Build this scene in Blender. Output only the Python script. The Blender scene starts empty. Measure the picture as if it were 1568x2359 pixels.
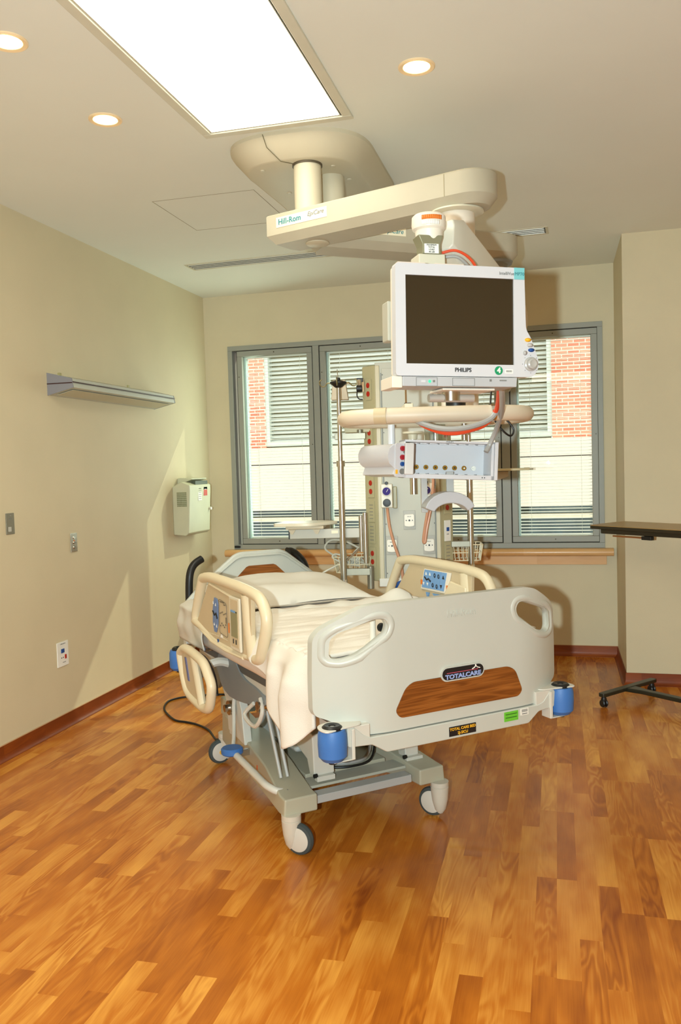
import bpy, bmesh, math, random
from mathutils import Vector, Matrix, Euler, noise
random.seed(7)
PI = math.pi
R = math.radians
SC = bpy.context.scene
COL = SC.collection

# ------------------------------------------------------------------ camera
H = 3.05                      # ceiling height
def make_camera():
    yaw, pit, rol, f = R(14.5156), R(-2.9459), R(-1.6735), 1936.08
    F = Vector((-math.sin(yaw)*math.cos(pit), math.cos(yaw)*math.cos(pit), math.sin(pit)))
    Rt = Vector((math.cos(yaw), math.sin(yaw), 0)); U = Rt.cross(F)
    R2 = math.cos(rol)*Rt + math.sin(rol)*U; U2 = -math.sin(rol)*Rt + math.cos(rol)*U
    cd = bpy.data.cameras.new('camera'); cam = bpy.data.objects.new('camera', cd); COL.objects.link(cam)
    m = Matrix((R2, U2, -F)).transposed().to_4x4(); m.translation = (0.1673, 0, 1.5369)
    cam.matrix_world = m
    cd.sensor_fit = 'VERTICAL'; cd.sensor_height = 36; cd.lens = f/2359*36
    cd.clip_start = 0.05; cd.clip_end = 200
    SC.camera = cam
make_camera()

# ------------------------------------------------------------------ world, sun, exposure
W = bpy.data.worlds.new('sky'); SC.world = W; W.use_nodes = True
W.node_tree.nodes['Background'].inputs[0].default_value = (0.95, 0.99, 1.0, 1)
W.node_tree.nodes['Background'].inputs[1].default_value = 1.9

def light(name, kind, loc, energy, color, size=None, rot=None, size_y=None, spot=None, blend=.5):
    d = bpy.data.lights.new(name, kind); d.energy = energy; d.color = color
    if kind == 'AREA':
        d.shape = 'RECTANGLE'; d.size = size; d.size_y = size_y or size
    elif kind == 'SUN': d.angle = size
    else:
        d.shadow_soft_size = size
        if spot: d.spot_size = spot; d.spot_blend = blend
    o = bpy.data.objects.new(name, d); o.location = loc
    if rot: o.rotation_euler = rot
    COL.objects.link(o); return o
sun = light('sun', 'SUN', (0, 9, 8), 3.6, (.96, 1.0, .78), R(.6))
sun.rotation_euler = Vector((-1.30, -1.80, -1.85)).to_track_quat('-Z', 'Y').to_euler()
# the photographer's strobe just left of the camera
st_ = light('strobe', 'SPOT', (0.03, -.12, 1.54), 102, (.77, .95, 1.0), .018, (R(90), 0, R(12)), spot=R(125), blend=.3)
st_.data.use_nodes = True; _n = st_.data.node_tree.nodes; _f = _n.new('ShaderNodeLightFalloff'); _f.inputs['Strength'].default_value = 1
st_.data.node_tree.links.new(_f.outputs['Linear'], _n['Emission'].inputs['Strength'])
# area lamp added inside the left sash to boost daylight on the left wall
wd_ = light('window_fill', 'AREA', (-2.12, 6.80, 1.75), 9, (.78, 1.0, .84), .6, (R(-90), 0, R(-25)), 1.5)
wd_.data.specular_factor = .0
# unseen warm fill lamp added under the ceiling behind the camera
light('rear_fill', 'AREA', (.6, -1.2, 3.0), 74, (1, .87, .62), 2.0, (0, 0, 0), 1.4)
SC.view_settings.view_transform = 'Standard'
SC.view_settings.look = 'None'
SC.view_settings.gamma = 1
SC.view_settings.use_curve_mapping = False
SC.view_settings.exposure = 0.07
SC.cycles.max_bounces = 7
SC.cycles.diffuse_bounces = 4
SC.cycles.transparent_max_bounces = 24
SC.cycles.sample_clamp_indirect = 6

# ------------------------------------------------------------------ materials
def lin(c): return tuple((x/255/12.92 if x/255 <= .04045 else ((x/255+.055)/1.055)**2.4) for x in c)+(1,)
MC = {}
def M(name, rgb, rough=.5, metal=0, bump=0, bscale=60, var=.04, vscale=6, coat=0, emit=None, estr=0, spec=.5, alpha=1):
    if name in MC: return MC[name]
    m = bpy.data.materials.new(name); m.use_nodes = True; nt = m.node_tree; n = nt.nodes; l = nt.links
    b = n['Principled BSDF']; c = lin(rgb)
    b.inputs['Roughness'].default_value = rough; b.inputs['Metallic'].default_value = metal
    b.inputs['Specular IOR Level'].default_value = spec
    b.inputs['Coat Weight'].default_value = coat; b.inputs['Coat Roughness'].default_value = .12
    tc = n.new('ShaderNodeTexCoord'); nz = n.new('ShaderNodeTexNoise'); nz.inputs['Scale'].default_value = vscale; nz.inputs['Detail'].default_value = 3
    l.new(tc.outputs['Object'], nz.inputs['Vector'])
    rp = n.new('ShaderNodeValToRGB')
    rp.color_ramp.elements[0].position = .3; rp.color_ramp.elements[1].position = .7
    rp.color_ramp.elements[0].color = tuple(x*(1-var) for x in c[:3])+(1,)
    rp.color_ramp.elements[1].color = tuple(min(1, x*(1+var)) for x in c[:3])+(1,)
    l.new(nz.outputs['Fac'], rp.inputs['Fac']); l.new(rp.outputs['Color'], b.inputs['Base Color'])
    if bump:
        n2 = n.new('ShaderNodeTexNoise'); n2.inputs['Scale'].default_value = bscale; n2.inputs['Detail'].default_value = 4
        bp = n.new('ShaderNodeBump'); bp.inputs['Strength'].default_value = bump; bp.inputs['Distance'].default_value = .004
        l.new(tc.outputs['Object'], n2.inputs['Vector']); l.new(n2.outputs['Fac'], bp.inputs['Height']); l.new(bp.outputs['Normal'], b.inputs['Normal'])
    if emit:
        b.inputs['Emission Color'].default_value = lin(emit); b.inputs['Emission Strength'].default_value = estr
    MC[name] = m; return m

def wood(name, rows, c1, c2, c3, strip=.0715, length=.5, axis='y', rough=.28, grain=1.0, coat=.3, planks=True):
    m = bpy.data.materials.new(name); m.use_nodes = True; nt = m.node_tree; N = nt.nodes; L = nt.links
    b = N['Principled BSDF']
    tc = N.new('ShaderNodeTexCoord'); sp = N.new('ShaderNodeSeparateXYZ'); L.new(tc.outputs['Object'], sp.inputs[0])
    def mth(op, a, c=None, d=None):
        q = N.new('ShaderNodeMath'); q.operation = op
        for i, v in enumerate((a, c, d)):
            if v is None: continue
            if isinstance(v, (int, float)): q.inputs[i].default_value = v
            else: L.new(v, q.inputs[i])
        return q.outputs[0]
    def comb(x, y, z=0.0):
        q = N.new('ShaderNodeCombineXYZ')
        for i, v in enumerate((x, y, z)):
            if isinstance(v, (int, float)): q.inputs[i].default_value = v
            else: L.new(v, q.inputs[i])
        return q.outputs[0]
    def wn(v):
        q = N.new('ShaderNodeTexWhiteNoise'); q.noise_dimensions = '3D'; L.new(v, q.inputs['Vector']); return q.outputs['Value']
    ax = {'x': (1, 0), 'y': (0, 1)}[axis]
    along = sp.outputs[ax.index(1)] ; across = sp.outputs[ax.index(0)] if rows != 'z' else sp.outputs[2]
    row = mth('FLOOR', mth('DIVIDE', across, strip))
    off = wn(comb(row, 3.3, 1.7))
    a2 = mth('ADD', mth('DIVIDE', along, length), mth('MULTIPLY', off, 5.0))
    col = mth('FLOOR', a2)
    rnd = wn(comb(row, col, .5)); rnd2 = wn(comb(row, col, 9.5))
    if not planks: rnd = mth('MULTIPLY', rnd, .0); rnd2 = mth('ADD', rnd, .85); across = mth('MULTIPLY', across, 4.0); along = mth('MULTIPLY', along, .7)
    # grain coordinates: stretched along the plank and shifted per plank
    g = comb(mth('ADD', mth('MULTIPLY', across, 10.0), mth('MULTIPLY', rnd, 37.0)), mth('ADD', mth('MULTIPLY', along, 1.7), mth('MULTIPLY', rnd2, 53.0)), sp.outputs[2])
    nz = N.new('ShaderNodeTexNoise'); nz.inputs['Scale'].default_value = 1.0; nz.inputs['Detail'].default_value = 2.0; nz.inputs['Distortion'].default_value = .6
    L.new(g, nz.inputs['Vector'])
    ring = mth('SINE', mth('MULTIPLY', nz.outputs['Fac'], 56.0))
    nf = N.new('ShaderNodeTexNoise'); nf.inputs['Scale'].default_value = 1.0; nf.inputs['Detail'].default_value = 4.0
    L.new(comb(mth('MULTIPLY', across, 230.0), mth('MULTIPLY', along, 7.0), mth('MULTIPLY', rnd, 20.0)), nf.inputs['Vector'])
    nb = N.new('ShaderNodeTexNoise'); nb.inputs['Scale'].default_value = 1.0; nb.inputs['Detail'].default_value = 2.0
    L.new(comb(mth('MULTIPLY', across, 9.0), mth('MULTIPLY', along, 3.0), mth('MULTIPLY', rnd, 11.0)), nb.inputs['Vector'])
    # rings only show on a part of the planks
    sel = mth('MULTIPLY', mth('SMOOTH_MIN', rnd2, 1.0, .0), 1.0)
    ringw = mth('MULTIPLY', mth('POWER', rnd2, 1.5), .14*grain)
    fac = mth('ADD', mth('MULTIPLY', rnd, .42), mth('MULTIPLY', mth('SUBTRACT', nb.outputs['Fac'], .5), .9))
    fac = mth('ADD', fac, mth('MULTIPLY', ring, ringw))
    fac = mth('ADD', fac, mth('MULTIPLY', mth('SUBTRACT', nf.outputs['Fac'], .5), .28*grain))
    fac = mth('ADD', fac, .32)
    rp = N.new('ShaderNodeValToRGB'); e = rp.color_ramp.elements
    e[0].position = 0; e[0].color = lin(c1); e[1].position = 1; e[1].color = lin(c3)
    k = e.new(.5); k.color = lin(c2)
    L.new(fac, rp.inputs['Fac'])
    L.new(rp.outputs['Color'], b.inputs['Base Color'])
    b.inputs['Roughness'].default_value = rough; b.inputs['Specular IOR Level'].default_value = .3; b.inputs['Coat Weight'].default_value = coat; b.inputs['Coat Roughness'].default_value = .18
    MC[name] = m; return m

def emis(name, rgb, strength):
    m = bpy.data.materials.new(name); m.use_nodes = True; nt = m.node_tree
    for x in list(nt.nodes): nt.nodes.remove(x)
    o = nt.nodes.new('ShaderNodeOutputMaterial'); e = nt.nodes.new('ShaderNodeEmission')
    e.inputs[0].default_value = lin(rgb); e.inputs[1].default_value = strength; nt.links.new(e.outputs[0], o.inputs[0])
    MC[name] = m; return m
def clear(name, tint, gloss=1.0, rough=.0, white=0.0):
    m = bpy.data.materials.new(name); m.use_nodes = True; nt = m.node_tree; N = nt.nodes; L = nt.links
    for x in list(N): N.remove(x)
    o = N.new('ShaderNodeOutputMaterial'); t = N.new('ShaderNodeBsdfTransparent'); t.inputs[0].default_value = tint
    g = N.new('ShaderNodeBsdfGlossy'); g.inputs['Roughness'].default_value = rough
    fr = N.new('ShaderNodeFresnel'); fr.inputs['IOR'].default_value = 1.5
    mu = N.new('ShaderNodeMath'); mu.operation = 'MULTIPLY'; mu.inputs[1].default_value = gloss; L.new(fr.outputs[0], mu.inputs[0])
    ge = N.new('ShaderNodeNewGeometry'); sb = N.new('ShaderNodeMath'); sb.operation = 'SUBTRACT'; sb.inputs[0].default_value = 1; L.new(ge.outputs['Backfacing'], sb.inputs[1])
    m2 = N.new('ShaderNodeMath'); m2.operation = 'MULTIPLY'; L.new(mu.outputs[0], m2.inputs[0]); L.new(sb.outputs[0], m2.inputs[1]); mu = m2
    mx = N.new('ShaderNodeMixShader'); L.new(mu.outputs[0], mx.inputs[0]); L.new(t.outputs[0], mx.inputs[1]); L.new(g.outputs[0], mx.inputs[2])
    L.new(mx.outputs[0], o.inputs[0]); MC[name] = m; return m

wall_m   = M('wall_vinyl', (210, 196, 162), .62, bump=.12, bscale=220, var=.025, vscale=3)
ceil_m   = M('ceiling_paint', (230, 231, 220), .8, var=.012, vscale=2)
floor_m  = wood('maple_floor', 'x', (126, 56, 14), (186, 108, 32), (228, 162, 70), strip=.0715, length=.62, axis='y', rough=.24, coat=.05)
base_m   = wood('base_wood', 'z', (92, 38, 6), (124, 54, 10), (150, 74, 18), strip=.5, length=.4, axis='y', rough=.5, coat=.05)
basex_m  = wood('base_wood_x', 'z', (92, 38, 6), (124, 54, 10), (150, 74, 18), strip=.5, length=.4, axis='x', rough=.5, coat=.05)
sill_m   = wood('sill_maple', 'z', (200, 148, 92), (218, 168, 110), (230, 184, 130), strip=.09, length=1.1, axis='x', rough=.35, grain=.5)
panelw_m = wood('walnut_inlay', 'z', (104, 54, 16), (146, 86, 34), (176, 112, 54), strip=4, length=9, axis='x', rough=.4, grain=1.6, planks=False)
bed_m    = M('bed_plastic', (192, 194, 184), .38, var=.012)
rail_m   = M('rail_plastic', (218, 204, 172), .36, var=.012)
railp_m  = M('rail_panel', (200, 182, 148), .45, var=.02)
frame_m  = M('bed_frame_paint', (178, 174, 152), .4, var=.02)
framel_m = M('bed_frame_light', (205, 202, 190), .42, var=.02)
grey_m   = M('grey_plastic', (176, 176, 172), .45, var=.02)
dgrey_m  = M('dark_grey', (84, 86, 84), .5)
slate_m  = M('slate_cover', (132, 138, 138), .5, var=.03)
blue_m   = M('blue_plastic', (58, 110, 178), .5, bump=.1, bscale=300)
black_m  = M('black_rubber', (16, 17, 17), .45)
tyre_m   = M('tyre', (62, 70, 70), .6)
sheet_m  = M('cotton', (210, 205, 192), .9, bump=.15, bscale=40, var=.015)
blank_m  = M('blanket_cotton', (224, 217, 204), .95, bump=.22, bscale=260, var=.02)
sheetp_m = M('fitted_cotton', (222, 210, 196), .9, bump=.3, bscale=50, var=.02)
white_m  = M('white_plastic', (202, 203, 206), .35, var=.008)
whitew_m = M('warm_white_plastic', (228, 220, 204), .38, var=.01)
boom_m   = M('boom_paint', (200, 190, 164), .5, var=.012)
boomd_m  = M('boom_underside', (192, 184, 158), .4, var=.012)
colm_m   = M('column_panel', (178, 176, 160), .45, var=.015)
cols_m   = M('column_side', (174, 166, 130), .45, var=.015)
alu_m    = M('window_aluminium', (150, 150, 138), .45, var=.015)
metal_m  = M('brushed_steel', (196, 194, 186), .22, metal=1, var=.03)
chrome_m = M('chrome', (225, 225, 222), .08, metal=1)
plate_m  = M('steel_plate', (140, 136, 120), .4, metal=.6, var=.05, vscale=20)
screen_m = M('screen_glass', (52, 44, 30), .18, var=.01, spec=.6)
red_m    = M('red_plastic', (170, 34, 14), .4)
orange_m = M('orange_ink', (222, 120, 40), .5)
yellow_m = M('yellow_ink', (238, 178, 40), .5)
green_m  = M('green_ink', (16, 140, 92), .5)
lime_m   = M('lime_label', (104, 190, 52), .5, var=.08, vscale=120)
teal_m   = M('teal_label', (118, 190, 194), .5)
navy_m   = M('blue_ink', (24, 74, 142), .45)
keypad_m = M('keypad_blue', (112, 156, 204), .5)
ink_m    = M('black_ink', (22, 22, 24), .5)
inkg_m   = M('grey_ink', (120, 120, 116), .5)
hr_m     = M('teal_ink', (44, 128, 136), .5)
label_m  = M('paper_label', (234, 232, 222), .5)
gold_m   = M('brass', (150, 112, 30), .35, metal=.6)
hose_m   = M('pink_hose', (190, 138, 108), .35)
cabler_m = M('red_cable', (216, 74, 38), .4)
cableg_m = M('grey_cable', (160, 160, 156), .4)
tabtop_m = M('table_laminate', (166, 134, 82), .35, var=.05, vscale=14)
tabedge_m= M('table_edge', (44, 38, 24), .4)
tableg_m = M('table_base_paint', (36, 36, 25), .35)
sharp_m  = M('sharps_plastic', (196, 194, 164), .4)
lampal_m = M('lamp_aluminium', (190, 192, 178), .4)
maroon_m = M('maroon_strip', (58, 22, 18), .5)
vent_m   = M('vent_slot', (92, 92, 84), .6)
lcd_m    = M('lcd_green', (136, 132, 96), .3)
clearp_m = clear('clear_plastic', (.90, .93, .93, 1), 1.6, .05)
glass_m  = clear('window_glass', (.975, .985, .965, 1), 1.0, .0)
blind_m  = M('blind_slat', (240, 244, 236), .5)
brick_m = None

# ------------------------------------------------------------------ mesh helper
def catmull(pts, n=6, closed=False):
    P = [Vector(p) for p in pts]; out = []; N = len(P)
    rng = range(N) if closed else range(N-1)
    for i in rng:
        if closed: a, b, c, d = P[(i-1) % N], P[i], P[(i+1) % N], P[(i+2) % N]
        else: a, b, c, d = P[max(i-1, 0)], P[i], P[i+1], P[min(i+2, N-1)]
        for k in range(n):
            t = k/n
            out.append(.5*((2*b)+(c-a)*t+(2*a-5*b+4*c-d)*t*t+(3*b-a-3*c+d)*t**3))
    if not closed: out.append(P[-1])
    return out
def rounded(pts, r, seg=4, closed=True):
    """round the corners of a polyline (list of 3D/2D points) with radius r"""
    P = [Vector(p) for p in pts]; N = len(P); out = []
    for i in range(N):
        if not closed and i in (0, N-1): out.append(P[i]); continue
        a, b, c = P[i-1], P[i], P[(i+1) % N]
        d1 = (a-b); d2 = (c-b); q = min(r, d1.length*.45, d2.length*.45)
        p1 = b+d1.normalized()*q; p2 = b+d2.normalized()*q
        for k in range(seg+1):
            t = k/seg; out.append((1-t)**2*p1+2*t*(1-t)*b+t*t*p2)
    return out
class MB:
    def __init__(s): s.bm = bmesh.new()
    def box(s, c, d, rot=None):
        r = bmesh.ops.create_cube(s.bm, size=1); m = Matrix.Translation(Vector(c))
        if rot is not None: m = m @ rot.to_4x4()
        m = m @ Matrix.Diagonal((d[0], d[1], d[2], 1)); bmesh.ops.transform(s.bm, matrix=m, verts=r['verts']); return s
    def cyl(s, p0, p1, r0, r1=None, seg=24, cap=True):
        p0 = Vector(p0); p1 = Vector(p1); d = p1-p0; r1 = r0 if r1 is None else r1
        r = bmesh.ops.create_cone(s.bm, cap_ends=cap, segments=seg, radius1=r0, radius2=r1, depth=d.length)
        m = Matrix.Translation((p0+p1)/2) @ d.to_track_quat('Z', 'Y').to_matrix().to_4x4()
        bmesh.ops.transform(s.bm, matrix=m, verts=r['verts']); return s
    def lathe(s, prof, c=(0, 0, 0), axis=(0, 0, 1), seg=32):
        q = Vector(axis).to_track_quat('Z', 'Y').to_matrix(); c = Vector(c); rings = []
        for (r, z) in prof:
            if r < 1e-5: rings.append([s.bm.verts.new(c+q@Vector((0, 0, z)))])
            else: rings.append([s.bm.verts.new(c+q@Vector((r*math.cos(2*PI*k/seg), r*math.sin(2*PI*k/seg), z))) for k in range(seg)])
        for a, b in zip(rings, rings[1:]):
            for k in range(seg):
                k2 = (k+1) % seg
                if len(a) == 1 and len(b) == 1: continue
                if len(a) == 1: s.bm.faces.new((a[0], b[k], b[k2]))
                elif len(b) == 1: s.bm.faces.new((a[k], a[k2], b[0]))
                else: s.bm.faces.new((a[k], a[k2], b[k2], b[k]))
        for rg in (rings[0], rings[-1]):
            if len(rg) > 1: s.bm.faces.new(rg)
        return s
    def tube(s, pts, r, seg=10, closed=False, flat=1.0, up=None, radii=None):
        P = [Vector(p) for p in pts]; N = len(P); rings = []; nrm = None
        for i in range(N):
            if closed: t = (P[(i+1) % N]-P[i-1])
            else: t = P[min(i+1, N-1)]-P[max(i-1, 0)]
            if t.length < 1e-9: t = Vector((0, 0, 1))
            t.normalize()
            if up is not None: nn = Vector(up); nn = (nn-t*nn.dot(t)).normalized()
            elif nrm is None:
                nn = t.orthogonal().normalized()
            else: nn = (nrm-t*nrm.dot(t)).normalized()
            nrm = nn; bn = t.cross(nn); rr = radii[i] if radii else r
            rings.append([s.bm.verts.new(P[i]+nn*math.cos(2*PI*k/seg)*rr*flat+bn*math.sin(2*PI*k/seg)*rr) for k in range(seg)])
        for i in range(N if closed else N-1):
            a, b = rings[i], rings[(i+1) % N]
            for k in range(seg): s.bm.faces.new((a[k], a[(k+1) % seg], b[(k+1) % seg], b[k]))
        if not closed: s.bm.faces.new(rings[0]); s.bm.faces.new(rings[-1][::-1])
        return s
    def prism(s, pts, t0, t1, plane='xz'):
        def P(a, b, t): return {'xz': (a, t, b), 'yz': (t, a, b), 'xy': (a, b, t)}[plane]
        A = [s.bm.verts.new(P(p[0], p[1], t0)) for p in pts]; B = [s.bm.verts.new(P(p[0], p[1], t1)) for p in pts]
        s.bm.faces.new(A); s.bm.faces.new(B[::-1]); n = len(pts)
        for i in range(n): s.bm.faces.new((A[i], B[i], B[(i+1) % n], A[(i+1) % n]))
        return s
    def plate(s, outline, holes, t0, t1, cuts=None, bend=None, plane='xz'):
        bm = s.bm; old = set(bm.verts); edges = []
        def P(a, b, t): return Vector({'xz': (a, t, b), 'yz': (t, a, b), 'xy': (a, b, t)}[plane])
        for loop in [outline]+list(holes):
            vs = [bm.verts.new(P(p[0], p[1], t0)) for p in loop]
            for i in range(len(vs)): edges.append(bm.edges.new((vs[i], vs[(i+1) % len(vs)])))
        r = bmesh.ops.triangle_fill(bm, use_beauty=True, edges=edges)
        faces = [g for g in r['geom'] if isinstance(g, bmesh.types.BMFace)]
        ax = Vector({'xz': (1, 0, 0), 'yz': (0, 1, 0), 'xy': (1, 0, 0)}[plane])
        for c in cuts or []:
            geom = [v for v in bm.verts if v not in old]+[e for e in bm.edges if e.verts[0] not in old]+[f for f in bm.faces if f.verts[0] not in old]
            bmesh.ops.bisect_plane(bm, geom=geom, plane_co=ax*c, plane_no=ax, dist=1e-5)
        faces = [f for f in bm.faces if f.verts[0] not in old]
        ex = bmesh.ops.extrude_face_region(bm, geom=faces)
        dv = P(0, 0, t1)-P(0, 0, t0)
        for v in ex['geom']:
            if isinstance(v, bmesh.types.BMVert): v.co += dv
        if bend:
            for v in bm.verts:
                if v not in old: v.co = bend(v.co)
        return s
    def grid(s, f, nu, nv, close_u=False):
        V = [[s.bm.verts.new(f(i/nu, j/nv)) for j in range(nv+1)] for i in range(nu+1)]
        for i in range(nu):
            for j in range(nv): s.bm.faces.new((V[i][j], V[i+1][j], V[i+1][j+1], V[i][j+1]))
        return s
    def build(s, name, mat, parent=None, bevel=0, bseg=2, angle=35, solid=0, subsurf=0, loc=None, rot=None, norm=True):
        if norm: bmesh.ops.recalc_face_normals(s.bm, faces=s.bm.faces)
        me = bpy.data.meshes.new(name); s.bm.to_mesh(me); s.bm.free()
        me.materials.append(mat)
        for p in me.polygons: p.use_smooth = True
        me.set_sharp_from_angle(angle=R(angle))
        o = bpy.data.objects.new(name, me); COL.objects.link(o)
        if solid: q = o.modifiers.new('solid', 'SOLIDIFY'); q.thickness = solid; q.offset = 0
        if subsurf: q = o.modifiers.new('sub', 'SUBSURF'); q.levels = q.render_levels = subsurf
        if bevel:
            q = o.modifiers.new('bevel', 'BEVEL'); q.width = bevel; q.segments = bseg; q.limit_method = 'ANGLE'; q.angle_limit = R(30); q.harden_normals = True
        if parent is not None: o.parent = parent
        if loc is not None: o.location = loc
        if rot is not None: o.rotation_euler = rot
        return o
def tag(o, label=None, cat=None, group=None, kind=None):
    if label: o['label'] = label
    if cat: o['category'] = cat
    if group: o['group'] = group
    if kind: o['kind'] = kind
    return o
def thing(name, label, cat, loc=(0, 0, 0), rot=(0, 0, 0), group=None):
    o = bpy.data.objects.new(name, None); COL.objects.link(o); o.empty_display_size = .1
    o.location = loc; o.rotation_euler = rot; return tag(o, label, cat, group)
def copy_tree(o, parent=None):
    c = o.copy(); COL.objects.link(c)
    if parent is not None: c.parent = parent
    for ch in [x for x in bpy.data.objects if x.parent == o]: copy_tree(ch, c)
    return c
def text(name, body, size, loc, rot, mat, parent, align='CENTER', ext=.0006, bold=0, sx=1, shear=0):
    cu = bpy.data.curves.new(name, 'FONT'); cu.body = body; cu.size = size; cu.align_x = align; cu.align_y = 'CENTER'
    cu.extrude = ext; cu.offset = bold; cu.shear = shear; cu.resolution_u = 3
    t = bpy.data.objects.new('t', cu); COL.objects.link(t); dg = bpy.context.evaluated_depsgraph_get(); dg.update()
    me = bpy.data.meshes.new_from_object(t.evaluated_get(dg)); me.name = name
    bpy.data.objects.remove(t); bpy.data.curves.remove(cu)
    me.materials.clear(); me.materials.append(mat)
    o = bpy.data.objects.new(name, me); COL.objects.link(o); o.parent = parent; o.location = loc; o.rotation_euler = rot; o.scale = (sx, 1, 1)
    return o
def marks(n, size, loc, rot, mat, parent):
    """a line of print too small to read in the photograph: short blurred strokes"""
    b = MB(); rr = random.Random(n*7+1); x = -n*size*.36
    for k in range(n):
        w = size*rr.uniform(.35, .6); b.box((x+w/2, size*rr.uniform(-.05, .05), 0), (w, size*rr.uniform(.4, .6), .0008)); x += size*.72
    return b.build('small_print', mat, parent, loc=loc, rot=rot)
FRONT = (R(90), 0, 0)      # lettering that faces local -Y
def struct(mb, name, mat, bevel=0, **k):
    return tag(mb.build(name, mat, None, bevel=bevel, **k), kind='structure')

# ================================================================== THE ROOM
XL, YB, XR, YC = -2.7836, 6.854, .6066, 6.0025
XE, YR = 3.2, -2.6
WX0, WX1, WZ0, WZ1 = -2.570, .520, .862, 2.615
struct(MB().box(((XL+XE)/2, (YR+YB)/2, -.05), (XE-XL+.4, YB-YR+.4, .1)), 'floor', floor_m)
# ceiling with the openings of the light panel and downlights left closed (fixtures are surface trims)
struct(MB().box(((XL+XE)/2, (YR+YB)/2, H+.06), (XE-XL+.4, YB-YR+.4, .12)), 'ceiling', ceil_m)
struct(MB().box((XL-.1, (YR+YB)/2, H/2), (.2, YB-YR, H)), 'wall_left', wall_m)
b = MB(); yc = YB+.1
b.box(((XL-.2+WX0)/2, yc, H/2), (WX0-XL+.2, .2, H)); b.box(((XR+WX1)/2+.0, yc, H/2), (XR-WX1, .2, H))
b.box(((WX0+WX1)/2, yc, WZ0/2), (WX1-WX0, .2, WZ0)); b.box(((WX0+WX1)/2, yc, (H+WZ1)/2), (WX1-WX0, .2, H-WZ1))
struct(b, 'wall_back', wall_m)
struct(MB().box(((XR+XE)/2, YC+.5, H/2), (XE-XR, 1.0, H)), 'wall_right', wall_m)
struct(MB().box((XE+.1, (YR+YC)/2, H/2), (.2, YC-YR, H)), 'wall_far_right', wall_m)
struct(MB().box(((XL+XE)/2, YR-.1, H/2), (XE-XL, .2, H)), 'wall_front', wall_m)

def coved(name, mat, x0, y0, x1, y1, nx, ny, L, e0=0, e1=0):
    """coved baseboard from (x0,y0) to (x1,y1), facing normal (nx,ny)"""
    prof = [(0, .083), (.006, .083), (.0065, .035), (.010, .020), (.018, .008), (.030, .002), (.030, 0), (0, 0)]
    b = MB(); A = []; B = []
    dx, dy = (x1-x0), (y1-y0); l = math.hypot(dx, dy); dx /= l; dy /= l
    for (d, z) in prof:
        A.append(b.bm.verts.new((x0+nx*d+dx*d*e0, y0+ny*d+dy*d*e0, z))); B.append(b.bm.verts.new((x1+nx*d+dx*d*e1, y1+ny*d+dy*d*e1, z)))
    b.bm.faces.new(A); b.bm.faces.new(B[::-1])
    for i in range(len(prof)): b.bm.faces.new((A[i], B[i], B[(i+1) % len(prof)], A[(i+1) % len(prof)]))
    return struct(b, name, mat)
coved('baseboard_left', base_m, XL, YR, XL, YB, 1, 0, 0, 0, -1)
coved('baseboard_back', basex_m, XL, YB, XR, YB, 0, -1, 0, 1, -1)
coved('baseboard_alcove', base_m, XR, YB, XR, YC, -1, 0, 0, 1, 1)
coved('baseboard_right', basex_m, XR, YC, XE, YC, 0, -1, 0, -1, 0)
# pale caulk bead on top of the baseboards
struct(MB().box((XL+.004, (YR+YB)/2, .0845), (.008, YB-YR, .003)).box(((XL+XR)/2, YB-.004, .0845), (XR-XL, .008, .003)), 'trim_1', M('caulk', (190, 150, 110), .6))

# ---- window
win = thing('window_1', None, None); win['kind'] = 'structure'
def ring(b, x0, x1, z0, z1, w, y0, y1):
    b.box(((x0+x1)/2, (y0+y1)/2, z0+w/2), (x1-x0, y1-y0, w)); b.box(((x0+x1)/2, (y0+y1)/2, z1-w/2), (x1-x0, y1-y0, w))
    b.box((x0+w/2, (y0+y1)/2, (z0+z1)/2), (w, y1-y0, z1-z0-2*w)); b.box((x1-w/2, (y0+y1)/2, (z0+z1)/2), (w, y1-y0, z1-z0-2*w)); return b
sash = [(-2.492, -1.812), (-1.752, -1.040), (-.980, -.262), (-.190, .483)]
b = MB(); ring(b, WX0, WX1, WZ0, WZ1, .040, YB-.012, YB+.12)
for i in range(3):
    a, c = sash[i][1]+.003, sash[i+1][0]-.003
    b.box(((a+c)/2, YB+.054, (WZ0+WZ1)/2), (c-a, .132, WZ1-WZ0-.08))
b.build('window_frame', alu_m, win, bevel=.002)
b = MB()
for (x0, x1) in sash: ring(b, x0-.006, x1+.006, .899, 2.578, .010, YB+.012, YB+.1)
b.build('gap_backing', M('gap_shade', (40, 34, 24), .7), win)  # dark backing strips, paint in the shade of the gap round each sash
for i, (x0, x1) in enumerate(sash):
    s_ = ring(MB(), x0+.004, x1-.004, .908, 2.569, .046, YB-.006, YB+.09).build('sash', alu_m, win, bevel=.003)
    MB().box(((x0+x1)/2, YB+.03, (0.908+2.569)/2), (x1-x0-.09, .004, 1.58)).build('glass_pane', glass_m, s_)
    b = MB()
    b.cyl(((x0+x1)/2, YB-.009, .931), ((x0+x1)/2, YB-.004, .931), .005, seg=10)
    b.cyl(((x0+x1)/2, YB-.009, 2.546), ((x0+x1)/2, YB-.004, 2.546), .005, seg=10)
    b.cyl((x1-.02, YB-.009, 1.75), (x1-.02, YB-.004, 1.75), .004, seg=10); b.cyl((x0+.02, YB-.009, 2.35), (x0+.02, YB-.004, 2.35), .004, seg=10)
    b.build('screw', M('screw_dark', (70, 60, 40), .4, metal=.5), s_)
bl_words = ['leftmost window pane', 'second window pane from the left', 'window pane mostly hidden behind the equipment column', 'rightmost window pane next to the wall corner']
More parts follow.
